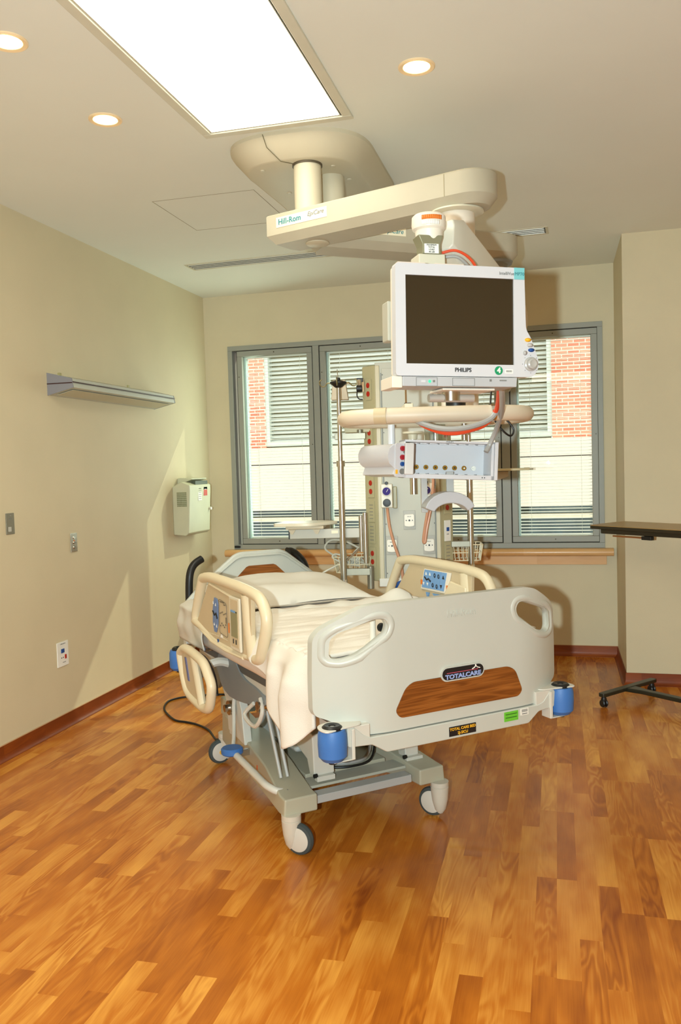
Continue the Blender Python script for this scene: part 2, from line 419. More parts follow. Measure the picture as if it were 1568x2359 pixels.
for i, (x0, x1) in enumerate(sash):
    t = thing('window_blind', 'open slat blind inside the '+bl_words[i], 'window blind', ((x0+x1)/2, YB+.065, .955), group='blinds sealed behind the window panes')
    w = x1-x0-.10; b = MB(); z = .012
    ang = Matrix.Rotation(R(13), 3, 'X')
    while z < 1.55:
        b.box((0.0, 0, z), (w, .0175, .0016), ang); z += .0255
    b.build('slats', blind_m, t)
    MB().box((0, 0, .004), (w, .016, .006)).build('bottom_rail', blind_m, t)
    MB().box((0, 0, 1.565), (w, .022, .02)).build('head_rail', blind_m, t)
    b = MB()
    for fx in (-.32*w, .36*w): b.cyl((fx, -.009, .0), (fx, -.009, 1.56), .0012, seg=6)
    b.build('ladder_cord', blind_m, t)
    b = MB()
    # side spacer bar of the sealed unit
    b.box((-w/2+.010, .0, .78), (.016, .05, 1.56)).build('spacer_strip', M('spacer', (190, 214, 210), .4), t)
MB().box((WX0+.035, YB-.022, WZ0+.022), (.050, .022, .020)).build('window_latch', black_m, win, bevel=.004)
# sill and apron
b = MB(); L0, L1 = -2.635, .581
sp = [(0, 0), (0, .060)]
pr = [(YB, .800), (YB-.052, .800)]+[(YB-.052-.030*math.sin(R(a)), .830-.030*math.cos(R(a))) for a in range(20, 180, 20)]+[(YB-.052, .860), (YB, .860)]
b.prism(pr, L0, L1, 'yz')
sl = tag(b.build('trim_2', sill_m, None), kind='structure')
tag(MB().box(((L0+.531)/2+.02, YB-.010, .765), (.531-L0-.04, .020, .070)).build('trim_3', sill_m, None, bevel=.002), kind='structure')

# ================================================================== OUTSIDE
def brick_mat():
    m = bpy.data.materials.new('brick'); m.use_nodes = True; N = m.node_tree.nodes; L = m.node_tree.links
    b = N['Principled BSDF']; tc = N.new('ShaderNodeTexCoord'); mp = N.new('ShaderNodeMapping'); mp.inputs['Rotation'].default_value = (R(90), 0, 0)
    br = N.new('ShaderNodeTexBrick'); br.inputs['Scale'].default_value = 1
    br.inputs['Color1'].default_value = lin((212, 128, 98)); br.inputs['Color2'].default_value = lin((224, 160, 128)); br.inputs['Mortar'].default_value = lin((236, 220, 196))
    br.inputs['Brick Width'].default_value = .17; br.inputs['Row Height'].default_value = .054; br.inputs['Mortar Size'].default_value = .007
    L.new(tc.outputs['Object'], mp.inputs[0]); L.new(mp.outputs[0], br.inputs['Vector']); L.new(br.outputs['Color'], b.inputs['Base Color']); b.inputs['Roughness'].default_value = .9
    return m
brick_m = brick_mat()
YF = 13.0
bd = thing('opposite_building', 'brick building with pale louvres and concrete panels seen through the window', 'building', (0, YF, 0))
MB().box((-8.2, .15, 4.4), (7.57, .3, 5.0)).build('brick_wall', brick_m, bd)
MB().box((4.05, .15, 4.4), (7.89, .3, 5.0)).build('brick_wall', brick_m, bd)
b = MB(); ring(b, -4.42, .105, 1.93, 6.9, .07, .02, .22); b.build('louvre_frame', M('louvre_frame', (206, 214, 200), .5), bd)
b = MB(); z = 2.02
while z < 6.8:
    b.box((-2.16, .11, z), (4.39, .066, .010), Matrix.Rotation(R(40), 3, 'X')); z += .069
b.build('louvre_blades', M('louvre_blade', (214, 218, 206), .5), bd)
MB().box((-2.16, .24, 4.4), (4.5, .04, 5.0)).build('louvre_backing', M('louvre_back', (150, 140, 104), .7), bd)
b = MB()
b.box((-2, .05, 1.770), (24, .3, .262)); b.box((-2, .05, 1.257), (24, .3, .736))
b.build('concrete_panel', M('concrete', (222, 212, 194), .8, var=.03, vscale=3), bd)
MB().box((-2, .12, 1.63), (24, .3, .06)).build('panel_joint', M('joint_dark', (96, 84, 66), .8), bd)
MB().box((-2, .0, .745), (24, .4, .06)).build('ledge', M('ledge', (214, 206, 178), .8), bd)
MB().box((-2, .25, -.4), (24, .3, 2.6)).build('lower_windows', M('lower_glass', (74, 92, 92), .2, var=.3, vscale=3), bd)
tag(MB().box((-2, 10.3, -3.05), (26, 6.0, .1)).build('paving', M('paving', (150, 148, 138), .9), None), kind='structure')

# ================================================================== CEILING FIXTURES
def trimring(b, x0, x1, y0, y1, w, z0, z1):
    b.box(((x0+x1)/2, y0+w/2, (z0+z1)/2), (x1-x0, w, z1-z0)); b.box(((x0+x1)/2, y1-w/2, (z0+z1)/2), (x1-x0, w, z1-z0))
    b.box((x0+w/2, (y0+y1)/2, (z0+z1)/2), (w, y1-y0-2*w, z1-z0)); b.box((x1-w/2, (y0+y1)/2, (z0+z1)/2), (w, y1-y0-2*w, z1-z0)); return b
t = thing('ceiling_light', 'large bright rectangular light panel recessed in the ceiling', 'ceiling light', (-1.0, 2.4, H))
trimring(MB(), -.342, .342, -1.21, 1.21, .040, -.012, 0).build('frame', M('light_trim', (214, 210, 190), .5), t, bevel=.003)
trimring(MB(), -.302, .302, -1.17, 1.17, .010, -.006, 0).build('inner_frame', M('light_trim2', (196, 192, 172), .4), t)
MB().box((.300, .0, -.0068), (.008, 2.33, .001)).build('gap_strip', M('gap_dark', (52, 54, 44), .5), t)
MB().box((-.003, 0, -.004), (.580, 2.32, .004)).build('diffuser', emis('panel_glow', (255, 249, 230), 8.4), t)
dl_words = ['round warm downlight near the top left edge of the ceiling', 'round warm downlight left of the large light panel, nearer the corner', 'round warm downlight right of the large light panel']
for i, (x, y) in enumerate([(-1.655, 2.622), (-1.670, 3.303), (-.325, 3.246)]):
    t = thing('downlight', dl_words[i], 'downlight', (x, y, H), group='recessed ceiling downlights')
    b = MB(); b.lathe([(.070, 0), (.070, -.004), (.066, -.007), (.052, -.004), (.050, 0)], seg=40); b.build('trim_ring', M('downlight_trim', (240, 214, 170), .4), t)
    b = MB(); b.lathe([(0, -.001), (.050, -.001), (.050, -.003), (0, -.0032)], seg=36); b.build('lens', emis('downlight_glow', (255, 214, 140), 14), t)
t = thing('air_diffuser', 'long slotted air diffuser in the ceiling above the window', 'ceiling vent', (-1.15, 5.77, H), (0, 0, R(-2)))
b = MB(); trimring(b, -1.285, 1.285, -.088, .088, .016, -.004, 0)
b.build('frame', M('vent_trim', (206, 198, 172), .5), t)
MB().box((0, 0, -.001), (2.54, .15, .001)).build('slot_backing', vent_m, t)
b = MB()
for k in range(4): b.box((0, -.057+k*.038, -.003), (2.52, .024, .005), Matrix.Rotation(R(12), 3, 'X'))
b.build('slat', M('vent_slat', (206, 204, 190), .4, metal=.1), t)
t = MB(); trimring(t, -.30, .30, -.30, .30, .0025, -.0012, .0)
tag(t.build('access_panel', M('access_panel_line', (150, 140, 112), .8), None, loc=(-1.69, 4.655, H)), 'flush square access panel in the ceiling left of the boom canopy', 'ceiling panel')

# ================================================================== LEFT WALL ITEMS
t = thing('wall_lamp', 'long grey wall lamp with a dark stripe above the left wall switches', 'wall lamp', (XL, 5.165, 2.095))
pf = [(0, -.068), (0, .066), (.165, .026), (.175, -.028)]
MB().prism([(x, z) for x, z in pf], -.684, .684, 'xz').build('housing', lampal_m, t, bevel=.002)
for sy in (-1, 1): MB().prism([(x*1.01, z*1.02) for x, z in pf], sy*.684, sy*.69, 'xz').build('end_cap', M('endcap', (132, 132, 138), .4), t)
b = MB(); b.box((.1735, 0, .004), (.004, 1.372, .007))
b.box((.085, -.691, .000), (.17, .0015, .006), Matrix.Rotation(R(0), 3, 'Y')); b.build('stripe', maroon_m, t)
MB().box((.095, 0, -.0515), (.11, 1.30, .002), Matrix.Rotation(R(-12.9), 3, 'Y')).build('lens', M('lamp_lens', (196, 192, 166), .5), t)
b = MB(); b.bm.free()
for yy in (-.60, .25): MB().box((.03, yy, .064), (.014, .02, .02)).build('mounting_clip', M('clip', (170, 160, 110), .4), t)

def wallplate(name, y, z, w, h, mat, label, cat):
    t = thing(name, label, cat, (XL, y, z), (0, 0, R(90)))     # local -y faces the room
    MB().box((0, -.003, 0), (w, .006, h)).build('cover_plate', mat, t, bevel=.002)
    return t
t = wallplate('light_switch', 4.056, 1.285, .072, .118, plate_m, 'dull steel switch plate at the far left edge of the wall', 'wall switch')
MB().cyl((0, -.0065, .045), (0, -.008, .045), .003, seg=10).build('screw', metal_m, t)
marks(4, .010, (0, -.0065, .028), FRONT, inkg_m, t)
MB().box((-.010, -.008, -.030), (.022, .004, .026)).build('toggle', M('toggle_grey', (186, 184, 172), .4), t)
t = wallplate('nurse_call_station', 4.680, 1.123, .072, .118, metal_m, 'shiny steel wall plate with small buttons below the wall lamp', 'wall control')
b = MB()
for z in (.032, .0, -.030): b.cyl((0, -.006, z), (0, -.010, z), .009, seg=20)
b.build('button', chrome_m, t)
MB().box((0, -.0065, .012), (.012, .002, .006)).build('indicator', orange_m, t)
t = wallplate('wall_outlet', 4.503, .455, .118, .150, label_m, 'white wall outlet with blue jack low on the left wall', 'wall outlet')
marks(8, .010, (0, -.0065, .062), FRONT, inkg_m, t)
MB().box((-.005, -.008, .020), (.030, .005, .024)).build('blue_jack', navy_m, t)
MB().box((.024, -.008, -.020), (.013, .005, .026)).build('red_switch', red_m, t)
b = MB(); b.cyl((-.018, -.0065, -.022), (-.018, -.0075, -.022), .004, seg=8); b.cyl((0, -.0065, -.022), (0, -.0075, -.022), .004, seg=8); b.build('socket_hole', ink_m, t)
marks(6, .008, (.01, -.0065, -.052), FRONT, inkg_m, t)

t = thing('sharps_container', 'pale grey-green sharps disposal cabinet mounted beside the room corner', 'sharps container', (XL, 6.105, 1.04))
# local x out of the wall, y along the wall (depth), z up
side = [(0, 0), (.125, 0), (.135, .02), (.150, .37), (.125, .40), (.02, .455), (0, .455)]
side = [(0, .01), (.105, .0), (.130, .02), (.150, .36), (.150, .40), (.075, .43), (0, .39)]
MB().prism(side, 0, .42, 'xz').build('body', sharp_m, t, bevel=.008)
MB().prism([(0, .385), (.075, .428), (.125, .445), (.125, .455), (.02, .460), (0, .455)], .10, .40, 'xz').build('hood', sharp_m, t, bevel=.004)
MB().box((.128, .25, .418), (.03, .24, .03)).build('deposit_slot', M('slot_dark', (74, 82, 66), .5), t)
b = MB()
for i in range(7):
    for k in range(8): b.box((.045+i*.012, -.0015, .24+k*.0145), (.008, .004, .010))
b.build('vent_grille', M('grille_dark', (120, 124, 84), .6), t)
lb = MB().box((.1475, .20, .33), (.003, .07, .11)).build('instruction_label', label_m, t)
b = MB()
for k in range(6): b.box((.1495, .20, .29+k*.016), (.001, .05, .004))
b.build('printing', inkg_m, lb)
lb = MB().box((.1485, .31, .345), (.003, .07, .07)).build('warning_label', M('warn_red', (196, 66, 48), .5), t)
marks(5, .012, (.1505, .31, .362), (R(90), 0, R(90)), label_m, lb)
MB().cyl((.146, .40, .20), (.160, .40, .20), .012, seg=16).build('lock_knob', label_m, t)

# ================================================================== HOSPITAL BED
BED = thing('hospital_bed', 'cream adjustable hospital bed with raised side rails and wood inlaid footboard', 'hospital bed', (-.168, 2.874, 0), (0, 0, R(41.7)))
bowk = lambda u: .085*max(0, (abs(u)-.26)/.24)**2
def bow(co): return Vector((co.x, co.y+bowk(co.x+.0), co.z))
half = [(.300, 1.093), (.352, 1.086), (.420, 1.050), (.474, 1.018), (.498, .985), (.502, .860), (.502, .745), (.494, .728), (.455, .714), (.412, .690), (.372, .664)]
outl = [(x-.016, z) for x, z in half]+[(-x-.016, z) for x, z in half[::-1]]
hole = [(.455, .930), (.450, .984), (.425, 1.004), (.310, 1.046), (.276, 1.043), (.262, 1.018), (.275, .985), (.375, .925), (.412, .912), (.442, .915)]
hr_ = rounded([(x-.016, z, 0) for x, z in hole], .018, 3); hl_ = rounded([(-x-.016, z, 0) for x, z in hole], .018, 3)
outr = rounded([(x, z, 0) for x, z in outl], .03, 4)
cuts = [s*(.24+.025*k) for k in range(11) for s in (-1, 1)]
fb = MB().plate(outr, [hl_, hr_], .0, .034, cuts=cuts, bend=bow).build('footboard', bed_m, BED, bevel=.010, bseg=3, angle=50)
for sgn, hh in ((-1, hl_), (1, hr_)):
    cx = sum(p[0] for p in hh)/len(hh); cz = sum(p[1] for p in hh)/len(hh); pth = []
    for p in hh:
        d = Vector((p[0]-cx, 0, p[1]-cz)); d.normalize(); q = Vector((p[0], 0, p[1]))+d*.016
        pth.append((q.x, .017+bowk(q.x), q.z))
    MB().tube(pth, .018, 12, closed=True, flat=1.15, up=(0, 1, 0)).build('handle_rim', bed_m, fb)
wd = rounded([(-.263, .728, 0), (-.245, .704, 0), (.250, .704, 0), (.268, .724, 0), (.238, .800, 0), (.208, .818, 0), (-.193, .818, 0), (-.222, .800, 0)], .02, 3)
MB().prism([(p[0], p[1]) for p in wd], -.003, .004).build('wood_inlay', panelw_m, fb)
def stadium(x0, x1, z0, z1, n=8):
    r = (z1-z0)/2; cz = (z0+z1)/2
    return [(x1-r+r*math.cos(R(a)), cz+r*math.sin(R(a))) for a in [-90+180*k/n for k in range(n+1)]]+[(x0+r+r*math.cos(R(a)), cz+r*math.sin(R(a))) for a in [90+180*k/n for k in range(n+1)]]
MB().prism(stadium(-.083, .100, .800, .851), -.006, 0).build('badge_rim', bed_m, fb)
bg = MB().prism(stadium(-.077, .094, .805, .846), -.008, 0).build('badge', ink_m, fb)
text('lettering', 'TOTALCARE', .021, (.008, -.0087, .815), FRONT, M('badge_blue', (150, 170, 220), .3), bg, bold=.0008, sx=1.25)
MB().box((.005, -.0085, .829), (.13, .001, .002), Matrix.Rotation(R(0), 3, 'Y')).build('badge_line', M('badge_pink', (200, 90, 110), .3), bg)
b = MB()
b.tube([(.045, -.0088, .831), (.055, -.0088, .836), (.062, -.0088, .842), (.066, -.0088, .836), (.078, -.0088, .832)], .002, 6); b.cyl((.060, -.0088, .839), (.060, -.0088, .846), .0025, seg=8)
b.build('badge_emblem', label_m, bg)
text('embossed_lettering', 'Hill-Rom', .034, (.012, -.0005, 1.030), FRONT, bed_m, fb, ext=.0015)
# footboard carrier
def gap(u): return bowk(u)
fr = rounded([(-.300, .600, 0), (.292, .598, 0), (.340, .634, 0), (.412, .640, 0), (.418, .700, 0), (.400, .710, 0), (.362, .668, 0), (.34, .660, 0), (-.36, .660, 0), (-.385, .672, 0), (-.425, .708, 0), (-.446, .712, 0), (-.444, .640, 0), (-.355, .634, 0)], .006, 2)
FF = MB().prism([(p[0], p[1]) for p in fr], -.006, .05).build('foot_frame', bed_m, BED, bevel=.004)
lb = MB().box((.001, -.0068, .625), (.112, .0015, .033)).build('black_label', ink_m, FF)
text('lettering', 'TOTAL CARE BED', .0135, (.001, -.0078, .632), FRONT, yellow_m, lb, bold=.0003)
text('lettering', '2J-SICU', .0135, (.001, -.0078, .617), FRONT, yellow_m, lb, bold=.0003)
lb = MB().box((.212, -.0068, .638), (.062, .0015, .034)).build('green_label', lime_m, FF)
b = MB(); b.box((.212, -.0078, .646), (.050, .001, .003)); b.box((.212, -.0078, .634), (.050, .001, .003)); b.build('printing', M('dark_green', (50, 110, 30), .5), lb)
lb = MB().box((.272, -.0068, .645), (.036, .0015, .024)).build('barcode_label', label_m, FF)
b = MB()
for k in range(9): b.box((.260+k*.003, -.0078, .649), (.0014, .001, .010))
b.box((.272, -.0078, .638), (.024, .001, .003)); b.build('printing', inkg_m, lb)
# bumpers
for x, y, zz in ((-.492, .012, .605), (.458, .012, .605), (-.500, 1.70, .560)):
    bp_ = MB().lathe([(0, 0), (.034, 0), (.046, .014), (.048, .05), (.047, .085), (.042, .100), (0, .100)], (x, y, zz), seg=36).build('bumper', blue_m, BED)
    MB().lathe([(.014, .100), (.012, .112), (.026, .114), (.033, .108), (.034, .100)], (x, y, zz), seg=28).build('bumper_cap', black_m, bp_)
    MB().cyl((x, y, zz-.012), (x, y, zz), .014, seg=16).build('bumper_bolt', black_m, bp_)
for s in (-1, 1):
    cx = -.492 if s < 0 else .458
    b = MB()
    pl = [(cx-s*-.0-s*.0+s*.040, -.030), (cx+s*.048, .012), (cx+s*.035, .055), (cx-s*.06, .09), (cx-s*.12, .06), (cx-s*.10, -.006), (cx-s*.04, -.012)]
    b.prism(rounded([(p[0], p[1], 0) for p in pl], .02, 3), .7055, .7115, 'xy')
    b.prism([(cx-s*.058, -.004), (cx-s*.13, -.004), (cx-s*.13, .06), (cx-s*.058, .07)], .640, .7055, 'xy')
    b.box((cx-s*.030, .012, .600), (.07, .04, .005)); b.box((cx-s*.064, .012, .650), (.012, .05, .10))
    b.build('bumper_bracket', framel_m, BED, bevel=.003)

# deck and mattress support
MB().box((0, .90, .675), (.80, 1.70, .05)).build('deck', dgrey_m, BED, bevel=.01)
b = MB()
for s in (-1, 1):
    b.box((s*.37, .9, .635), (.05, 1.6, .05))
b.build('deck_rail', framel_m, BED, bevel=.006)
arc = [(1.36, .70), (1.22, .745), (1.10, .66), (1.02, .635), (.90, .625), (.80, .60), (.86, .56), (1.24, .515), (1.40, .60)]
for s in (-1, 1):
    MB().prism([(p[0], p[1]) for p in catmull([(q[0], q[1], 0) for q in arc], 4, True)], s*.385, s*.405, 'yz').build('side_cover', slate_m, BED, bevel=.003)
    b = MB(); b.lathe([(0, 0), (.11, 0), (.12, .012), (.12, .03), (0, .03)], (s*.36, 1.50, .615), (s, 0, 0), seg=36); b.build('pivot_housing', slate_m, BED, bevel=.002)
    b = MB(); b.tube(catmull([(s*.41, .92, .56), (s*.43, .98, .50), (s*.43, .86, .48), (s*.42, .80, .55), (s*.41, .84, .60)], 5), .009, 8)
    b.build('rail_release_bar', framel_m, BED)
    MB().cyl((s*.395, .83, .57), (s*.43, .83, .57), .022, seg=18).build('pivot_bolt', metal_m, BED); MB().cyl((s*.395, 1.47, .70), (s*.44, 1.47, .70), .016, seg=18).build('pivot_bolt', metal_m, BED)
# lift mechanism
MB().prism([(-.02, .52), (.27, .50), (.27, .25), (-.04, .25)], 0, .46, 'xz').build('lift_housing', M('lift_grey', (188, 190, 186), .4), BED, bevel=.02, loc=(-.13, 1.05, .01))
for s in (-1, 1):
    pts = [(.79, .245), (.835, .240), (.86, .30), (1.20, .40), (1.50, .52), (1.66, .60), (1.62, .655), (1.30, .62), (.95, .45), (.80, .42)] if s < 0 else [(.79, .245), (.85, .24), (.9, .4), (.86, .62), (.80, .62)]
    x = -.155 if s < 0 else .285
    MB().prism(pts, x-.045 if s < 0 else x-.035, x+.052 if s < 0 else x+.035, 'yz').build('lift_arm', framel_m, BED, bevel=.006)
    ft = MB().box((x+.003, .785, .236), (.085, .03, .022)).build('arm_foot', framel_m, BED, bevel=.003)
    MB().cyl((x-.05, .782, .25), (x-.035, .782, .25), .009, seg=14).build('hinge_pin', black_m, ft)
MB().prism([(-.30, .24), (-.27, .24), (-.245, .55), (-.28, .60), (-.30, .56)], 1.50, 1.56, 'xz').build('head_lift_plate', framel_m, BED, bevel=.004)
MB().prism([(1.28, .26), (1.31, .42), (1.38, .53), (1.62, .60), (1.66, .56), (1.52, .42), (1.50, .28)], -.325, -.285, 'yz').build('head_lift_bracket', framel_m, BED, bevel=.005)
b = MB(); b.cyl((-.35, 1.42, .41), (-.22, 1.42, .41), .035, seg=26); b.cyl((-.37, 1.42, .41), (-.35, 1.42, .41), .018, seg=20); b.build('pulley', metal_m, BED)
b = MB(); b.cyl((-.03, .93, .262), (.15, 1.02, .292), .022, seg=20); b.build('actuator', metal_m, BED)
b = MB(); b.cyl((.0, 1.0, .30), (.13, 1.10, .34), .024, seg=16); b.build('actuator_sleeve', grey_m, BED)
b = MB(); b.tube(catmull([(-.06, .90, .24), (0, .86, .245), (.10, .88, .25), (.18, .98, .30), (.20, 1.05, .36)], 6), .008, 8); b.build('loom', cableg_m, BED)
b = MB(); b.tube(catmull([(-.09, .88, .236), (0, .84, .236), (.12, .87, .24), (.21, .99, .30)], 6), .006, 8); b.build('black_loom', black_m, BED)
for x_ in (-.330, -.300): MB().cyl((x_, .84, .25), (x_-.015, .98, .60), .0075, seg=12).build('strut', M('strut_grey', (176, 176, 170), .35), BED)

# base frame rails: stations (v, outer u, inner u, top z)
def rail_mesh(s):
    b = MB(); st = [(.665, .395 if s < 0 else .375, .245, .225, .155), (.72, .395 if s < 0 else .375, .243, .227, .155), (.98, .352, .215, .262, .135), (1.40, .305, .16, .280, .125), (1.80, .258, .120, .285, .130)]
    rings = []
    for v, uo, ui, zt, zb in st:
        rings.append([b.bm.verts.new((s*uo, v, zb)), b.bm.verts.new((s*(uo-.006), v, zt)), b.bm.verts.new((s*ui, v, zt)), b.bm.verts.new((s*ui, v, zb))])
    for a, c in zip(rings, rings[1:]):
        for k in range(4): b.bm.faces.new((a[k], a[(k+1) % 4], c[(k+1) % 4], c[k]))
    b.bm.faces.new(rings[0]); b.bm.faces.new(rings[-1][::-1]); return b
for s in (-1, 1): rail_mesh(s).build('base_rail', frame_m, BED, bevel=.008, bseg=3)
MB().prism([(-.235, .200), (-.235, .166), (.225, .166), (.225, .200)], .70, .76, 'xz').build('cross_beam', grey_m, BED, bevel=.003)
MB().box((.0, .815, .212), (.47, .10, .012)).build('base_tray', colm_m, BED, bevel=.002)
MB().box((.0, 1.33, .216), (.40, .90, .02)).build('base_cover', frame_m, BED, bevel=.006)
MB().box((-.21, 1.73, .32), (.10, .14, .09)).build('base_end_box', frame_m, BED, bevel=.006)
b = MB(); b.box((-.335, 1.10, .215), (.003, .012, .02)); b.box((-.325, 1.16, .215), (.003, .012, .02)); b.build('warning_mark', M('warn_orange', (206, 96, 50), .5), BED)
marks(7, .009, (-.34, .77, .2315), (0, 0, R(90)), inkg_m, BED)
def caster(x, y, ang, brake=False):
    c = bpy.data.objects.new('caster', None); COL.objects.link(c); c.parent = BED; c.location = (x, y, 0); c.rotation_euler = (0, 0, ang)
    # wheel axis along local x, trailing toward +y ; swivel at local y=-.045
    MB().lathe([(0, -.016), (.050, -.016), (.060, -.013), (.0645, 0), (.060, .013), (.050, .016), (0, .016)], (0, 0, .065), (1, 0, 0), seg=40).build('tyre', tyre_m, c)
    for s in (-1, 1):
        MB().lathe([(0, .022), (.030, .022), (.048, .018), (.050, .010), (0, .010)], (0, 0, .065), (s, 0, 0), seg=36).build('wheel_cover', M('wheel_white', (206, 200, 188), .45), c)
    b = MB(); b.lathe([(0, .0), (.012, .0), (.026, .020), (.035, .060), (.039, .10), (.040, .118), (.037, .120), (.040, .122), (.040, .142), (0, .142)], (0, -.036, .018), seg=28)
    b.build('caster_fork', M('caster_paint', (204, 196, 180), .38), c, bevel=0)
    if brake: MB().cyl((-.026, .0, .065), (-.023, 0, .065), .012, seg=14).build('brake_mark', yellow_m, c)
    return c
caster(-.338, .650, R(-146)); caster(.326, .695, R(30)); caster(-.262, 1.83, R(93), True); caster(.24, 1.82, R(20))
pd = MB().lathe([(0, 0), (.045, 0), (.050, .006), (.050, .024), (.044, .030), (0, .031)], (-.410, 1.215, .258), seg=36).build('brake_pedal', blue_m, BED)
MB().tube(rounded([(-.405, 1.18, .262), (-.405, .82, .238), (-.38, .775, .225), (-.34, .77, .215)], .05, 5, False), .016, 12).build('pedal_bar', framel_m, pd)
MB().tube(catmull([(-.40, 1.24, .262), (-.37, 1.30, .30), (-.345, 1.36, .36), (-.335, 1.38, .44), (-.33, 1.37, .50)], 5), .009, 8).build('pedal_linkage', framel_m, pd)
MB().box((-.34, 1.24, .245), (.12, .02, .03)).build('pedal_axle', metal_m, pd, bevel=.003)

# side rails
OUT = [(1.348, .868), (1.327, .927), (1.234, 1.068), (1.197, 1.093), (1.129, 1.104), (1.03, 1.108), (.737, 1.104), (.56, 1.092), (.497, 1.071), (.463, 1.037), (.447, 1.0), (.454, .954), (.500, .862), (.530, .822), (.583, .804), (.701, .795), (.911, .794), (1.065, .801), (1.271, .834), (1.335, .846)]
def side_rail(s, u0, name, dv=0, full=True):
    r = bpy.data.objects.new(name, None); COL.objects.link(r); r.parent = BED; r.location = (u0, dv, 0)
    ctr = Vector((0, .9, .95)); path = []; N = len(OUT)
    for i, p in enumerate(OUT):
        a = Vector((0, *OUT[i-1])); b_ = Vector((0, *p)); c = Vector((0, *OUT[(i+1) % N]))
        n = (c-a).normalized(); nn = Vector((0, -n.z, n.y)); nn = nn if nn.dot(ctr-b_) > 0 else -nn
        path.append(b_+nn*.021)
    rad = [.021 if p.z > .86 else .015 for p in path]
    pp = catmull(path, 4, True); rr = [.022 if p.z > .87 else (.013+.009*max(0, (p.z-.82)/.05) if p.z > .82 else .013) for p in pp]
    rr = [x if not (p.y < .60 or p.y > 1.30) else .022 for x, p in zip(rr, pp)]
    MB().tube(pp, .02, 14, closed=True, radii=rr, up=(1, 0, 0)).build('grab_bar', rail_m, r)
    pan = [(1.095, 1.075), (.70, 1.070), (.60, 1.060), (.615, .825), (.70, .810), (.91, .810), (1.065, .815), (1.255, .845), (1.300, .858)]
    pn = MB().prism(pan, -.008, .010, 'yz').build('panel', railp_m, r, bevel=.003)
    # thick post between the panel and the grab hole
    MB().tube([(-.002*s*-1, .660, 1.062), (0, .652, .95), (0, .622, .826)], .034, 14, flat=.62, up=(1, 0, 0)).build('post', rail_m, r)
    f = s   # +1: outside face is +x ; -1: outside face is -x
    return r, pn
def key(b, y, z, w, h, x): b.box((x, y, z), (.002, w, h)); return b
rl, pn = side_rail(-1, -.520, 'side_rail')
X0 = -.010
MB().tube([(X0, 1.08, 1.060), (X0, .74, 1.030)], .006, 8).build('upper_ridge', rail_m, rl)
MB().tube([(X0, 1.26, .848), (X0-.006, 1.06, .816), (X0-.006, .88, .808), (X0, .70, .810)], .007, 8).build('lower_ridge', rail_m, rl)
# blue lozenge keypad + printed diagram
bz = [(1.022, 1.010), (.988, 1.008), (.975, .985), (.985, .90), (1.01, .862), (1.035, .862), (1.05, .90), (1.045, .96)]
kp = MB().prism(bz, X0-.003, X0, 'yz').build('height_keypad', M('keypad_blue2', (104, 130, 176), .5), rl, bevel=.001)
b = MB(); b.tube([(X0-.004, 1.04, .95), (X0-.004, 1.02, .935), (X0-.004, 1.0, .945), (X0-.004, .985, .925)], .004, 6); b.build('bed_symbol', ink_m, kp)
b = MB()
for y, z in ((1.035, .985), (1.005, .98), (1.03, .895), (1.0, .89)): b.prism([(y-.006, z-.005), (y+.006, z-.005), (y, z+.007)], X0-.004, X0-.003, 'yz')
b.build('arrow_symbol', label_m, kp)
b = MB()
fr_ = rounded([(0, .97, 1.010), (0, .875, 1.000), (0, .870, .86), (0, .97, .868)], .015, 3, True)
b.tube([(X0-.001, p.y, p.z) for p in fr_], .0012, 6, closed=True)
for y, z, w in ((.93, 1.0, .05), (.90, .992, .02)): key(b, y, z, w, .004, X0-.001)
for k in range(6): key(b, .955-k*.014, .955+.004*((k*7) % 3-1), .006, .005, X0-.001)
for k in range(5): key(b, .955-k*.016, .905+.006*((k*5) % 3-1), .007, .006, X0-.001)
key(b, .885, .93, .006, .025, X0-.001)
b.build('control_diagram', M('brown_ink', (110, 96, 76), .5), rl)
MB().box((X0-.001, .853, .905), (.002, .010, .040)).build('lockout_key', orange_m, rl)
b = MB()
for k in range(7): key(b, 1.10-k*.035, .845+.002*k if k < 3 else .85, .026, .002, X0-.001)
b.build('fine_print', M('print_cream', (216, 206, 180), .5), rl)
MB().prism([(1.005, .835), (.985, .835), (.995, .812)], X0-.002, X0, 'yz').build('angle_pointer', navy_m, rl)
# display
ds = MB().box((X0-.006, .755, .937), (.012, .115, .215)).build('display_unit', M('display_beige', (214, 206, 184), .4), rl, bevel=.006)
MB().box((X0-.012, .752, .940), (.003, .088, .190)).build('display_face', railp_m, ds, bevel=.004)
MB().box((X0-.0145, .752, .938), (.002, .070, .105)).build('display_screen', lcd_m, ds)
MB().box((X0-.0150, .760, .987), (.002, .050, .008)).build('display_header', keypad_m, ds)
MB().box((X0-.0150, .723, .987), (.002, .012, .005)).build('display_clock', ink_m, ds)
b = MB(); key(b, .765, .868, .006, .018, X0-.015); key(b, .735, .868, .006, .018, X0-.015); b.build('display_button', ink_m, ds)

